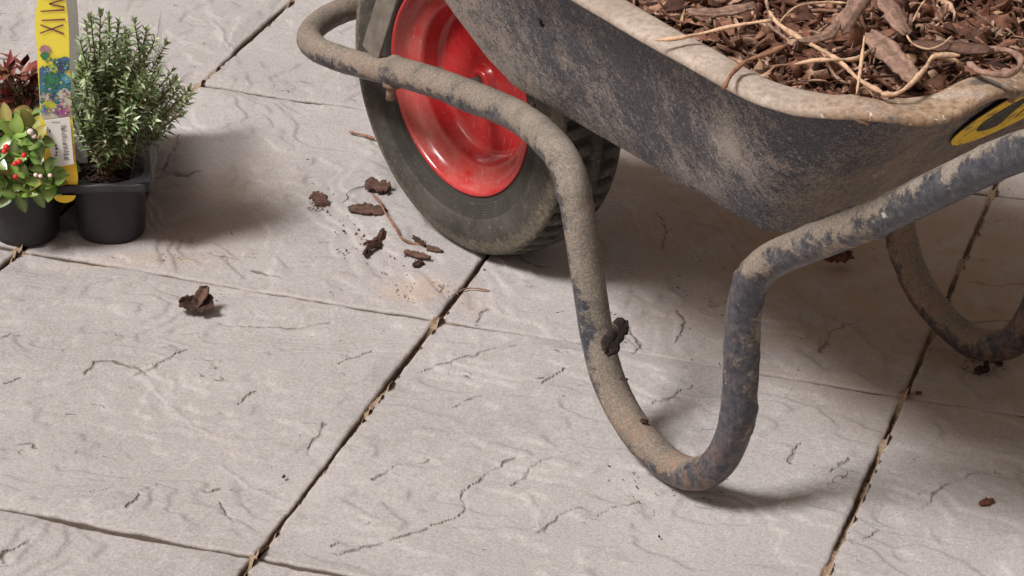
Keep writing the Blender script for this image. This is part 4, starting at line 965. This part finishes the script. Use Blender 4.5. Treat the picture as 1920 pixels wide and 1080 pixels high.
def needle_plant(name, c, label, hgt, spread, nst, rs, lean=(0, 0), targets=None, grp=None):
    root = empty(name, c, label, 'plant', grp); st = MB(); fo = MB(); up0 = np.array([0, 0, 1.0])
    stems = []
    for k in range(nst):
        th = rs.uniform(0, 2 * math.pi); q = math.sqrt(rs.rand()); H = hgt * (1 - .42 * q ** 1.6) * rs.uniform(.72, 1.0)
        tip = np.array(c) + np.array([math.cos(th), math.sin(th), 0]) * spread * q + UP * H + PU * lean[0] * q
        b0 = np.array(c) + np.array([math.cos(th), math.sin(th), 0]) * .010 * rs.rand(); stems.append((b0, tip))
    for tg in (targets or []): stems.append((np.array(c) + rs.normal(0, .004, 3) * np.array([1, 1, 0]), tg))
    for (b0, tip) in stems:
        mid = b0 * .55 + tip * .45 + UP * .012 + rs.normal(0, .006, 3) + (tip - b0) * np.array([1, 1, 0]) * .10
        P = catmull([b0, mid, tip], 12); tube(st, P, [.0013 * (1 - .6 * i / len(P)) for i in range(len(P))], 5, caps=False)
        L = sum(np.linalg.norm(P[i + 1] - P[i]) for i in range(len(P) - 1)); n = int(L * .88 / .0036); rot = rs.uniform(0, 6)
        for i in range(n):
            t = .12 + .88 * (i + .5) / n; f = t * (len(P) - 1); a = min(int(f), len(P) - 2); p = P[a] + (P[a + 1] - P[a]) * (f - a); tn = nrm(P[a + 1] - P[a])
            if t < .34 and rs.rand() < .6: continue
            sx = nrm(np.cross(tn, [.3, .2, 1.0])); sy = np.cross(tn, sx); rot += math.pi / 2
            for sg in (0, math.pi):
                a_ = rot + sg + rs.normal(0, .25); d = sx * math.cos(a_) + sy * math.sin(a_); openk = .95 if t < .93 else .35
                leaf(fo, p, d * openk + tn * (.35 + .35 * rs.rand()), tn, rs.uniform(.0085, .0130) * (1 if t < .95 else .7), rs.uniform(.0030, .0042), .3, .1, 3, tip=max(0, (t - .88) * 6) * rs.rand(), shape=.6)
    st.build('stems', M['stem'], root, origin=c); fo.build('foliage', M['hebe'], root, origin=c); return root
rs = np.random.RandomState(11)
HC = PP(0, .003, .067)
def plant_pt(u, v, b): return hit(u, v, PE, PP(0, b, 0))
tg = []
for (u, v) in [(188, 22), (222, 40), (252, 38), (312, 80), (275, 55), (160, 40), (205, 30), (362, 175), (350, 195), (335, 165), (325, 130), (340, 215), (318, 240), (300, 110), (150, 75), (143, 150), (140, 200), (170, 30), (236, 55), (330, 150), (345, 185), (310, 205), (300, 235), (150, 115), (290, 75), (355, 168),
               (200, 60), (240, 80), (270, 90), (180, 85), (215, 95), (255, 120), (295, 140), (190, 130), (230, 140), (160, 160), (275, 165), (205, 175), (250, 190), (165, 205), (290, 195), (220, 215), (185, 230), (265, 225), (150, 240), (240, 245), (300, 255), (205, 255), (175, 262), (280, 258)]:
    tg.append(plant_pt(u, v, rs.uniform(-.035, .045)))
for (u, v) in [(195, 110), (235, 110), (270, 140), (215, 150), (180, 170), (250, 160), (290, 165), (200, 200), (235, 195), (270, 205), (160, 185), (225, 235), (190, 210), (250, 225), (285, 225), (165, 235), (210, 120), (245, 60), (225, 70), (305, 175)]: tg.append(plant_pt(u + rs.uniform(-8, 8), v, rs.uniform(-.045, .0)))
tg += [plant_pt(rs.uniform(145, 300), rs.uniform(95, 250), rs.uniform(-.05, .03)) for _ in range(34)]
needle_plant('bushy_shrub', HC, 'bushy grey green shrub with dense narrow leaves in the front right pot', .15, .05, 34, rs, targets=tg)

# oval leaved shrub with berries, front left
WC = PP(-PS, -.002, .067); root = empty('berry_shrub', WC, 'low shrub with glossy oval green leaves and small red berries in the front left pot', 'plant')
st = MB(); fo = MB(); tips = []
LP = [(100, 345, 1), (60, 355, 1), (30, 365, 1), (10, 335, 1), (45, 335, 1), (85, 322, 1), (25, 300, 1), (70, 262, 1), (30, 250, 1), (58, 240, 0), (95, 300, 0), (15, 270, 1), (60, 300, 0), (110, 330, 0), (40, 275, 0), (5, 315, 0), (75, 280, 0), (15, 230, 0), (48, 225, 0), (-20, 300, 1), (-30, 330, 1), (-25, 260, 0), (-60, 310, 1), (-60, 270, 0), (60, 205, 0), (90, 245, 0), (118, 305, 0)]
for (u, v, fr) in LP:
    tip = plant_pt(u, v, rs.uniform(-.060, -.046) if fr else rs.uniform(-.025, .02)); P = catmull([WC + rs.normal(0, .005, 3) * np.array([1, 1, 0]), WC * .5 + tip * .5 + UP * .012 + rs.normal(0, .004, 3), tip], 8)
    tube(st, P, [.0012] * len(P), 5, caps=False); tips.append(tip)
    n = rs.randint(4, 7); tn = nrm(P[-1] - P[-3])
    for k in range(n):
        a_ = 2 * math.pi * k / n + rs.uniform(-.4, .4); sx = nrm(np.cross(tn, [.3, .2, 1.0])); sy = np.cross(tn, sx)
        d = sx * math.cos(a_) + sy * math.sin(a_) + tn * rs.uniform(.1, .5) + HB * .25
        leaf(fo, tip - tn * rs.uniform(0, .006), d, UP * .8 + HB * .7, rs.uniform(.015, .025), rs.uniform(.0105, .0155), .22, rs.uniform(.0, .35), 8, shape=.80, pw=.62)
st.build('stems', M['gstem'], root, origin=WC); fo.build('foliage', M['winter'], root, origin=WC)
def ball(mb, c, r, n=10):
    vs = []; fs = []
    for i in range(n + 1):
        for j in range(2 * n): a_ = math.pi * i / n; b_ = math.pi * j / n; vs.append(np.array(c) + r * np.array([math.sin(a_) * math.cos(b_), math.sin(a_) * math.sin(b_), math.cos(a_) * .92]))
    for i in range(n):
        for j in range(2 * n): a = i * 2 * n + j; b = i * 2 * n + (j + 1) % (2 * n); fs.append((a, b, b + 2 * n, a + 2 * n))
    mb.add(vs, fs)
for (u, v, pale, r_) in [(12, 276, 0, .0042), (8, 284, 0, .0034), (45, 291, 0, .0036), (28, 307, 0, .0036), (36, 303, 0, .0036), (29, 331, 0, .0032), (67, 328, 1, .0028), (76, 330, 1, .0028), (94, 329, 1, .0028), (57, 247, 1, .0042), (64, 255, 1, .0034)]:
    mb = MB(); c = plant_pt(u, v, -.066); ball(mb, c, r_ * .8); mb.build('bud' if pale else 'berry', M['bud'] if pale else M['berry'], root, origin=c)

# burgundy plant behind it
BC = PP(-PS, PS, .067); root = empty('burgundy_shrub', BC, 'dark burgundy long leaved plant in the left pot behind the berry shrub', 'plant'); st = MB(); fo = MB()
for (u, v) in [(15, 125), (45, 122), (60, 135), (20, 150), (50, 160), (10, 180), (60, 180), (35, 140), (-15, 140), (-40, 160), (0, 200), (40, 200), (-25, 190), (65, 160), (25, 175), (-10, 115), (58, 205), (20, 215)]:
    tip = plant_pt(u, v, rs.uniform(PS - .025, PS + .02)); P = catmull([BC + rs.normal(0, .005, 3) * np.array([1, 1, 0]), BC * .5 + tip * .5 + UP * .01, tip], 8); tube(st, P, [.0013] * len(P), 5, caps=False)
    tn = nrm(P[-1] - P[-3]); n = rs.randint(4, 7)
    for k in range(n):
        a_ = 2 * math.pi * k / n + rs.uniform(-.4, .4); sx = nrm(np.cross(tn, [.3, .2, 1.0])); sy = np.cross(tn, sx)
        leaf(fo, tip - tn * rs.uniform(0, .02), sx * math.cos(a_) + sy * math.sin(a_) + tn * rs.uniform(.3, 1.1), UP, rs.uniform(.024, .034), rs.uniform(.007, .010), .35, rs.uniform(0, .3), 6, shape=.75)
st.build('stems', M['gstem'], root, origin=BC); fo.build('foliage', M['burg'], root, origin=BC)
# mostly hidden low plant, added in the middle right pot to cast shadow
for (a, b, nm, lb) in [(0, 1, 'shadow_shrub', 'hidden narrow leaved plant added for its shadow in the middle right pot, behind the bushy shrub')]:
    c = PP(a * PS, b * PS, .067); needle_plant(nm, c, lb, .09, .04, 26, rs)
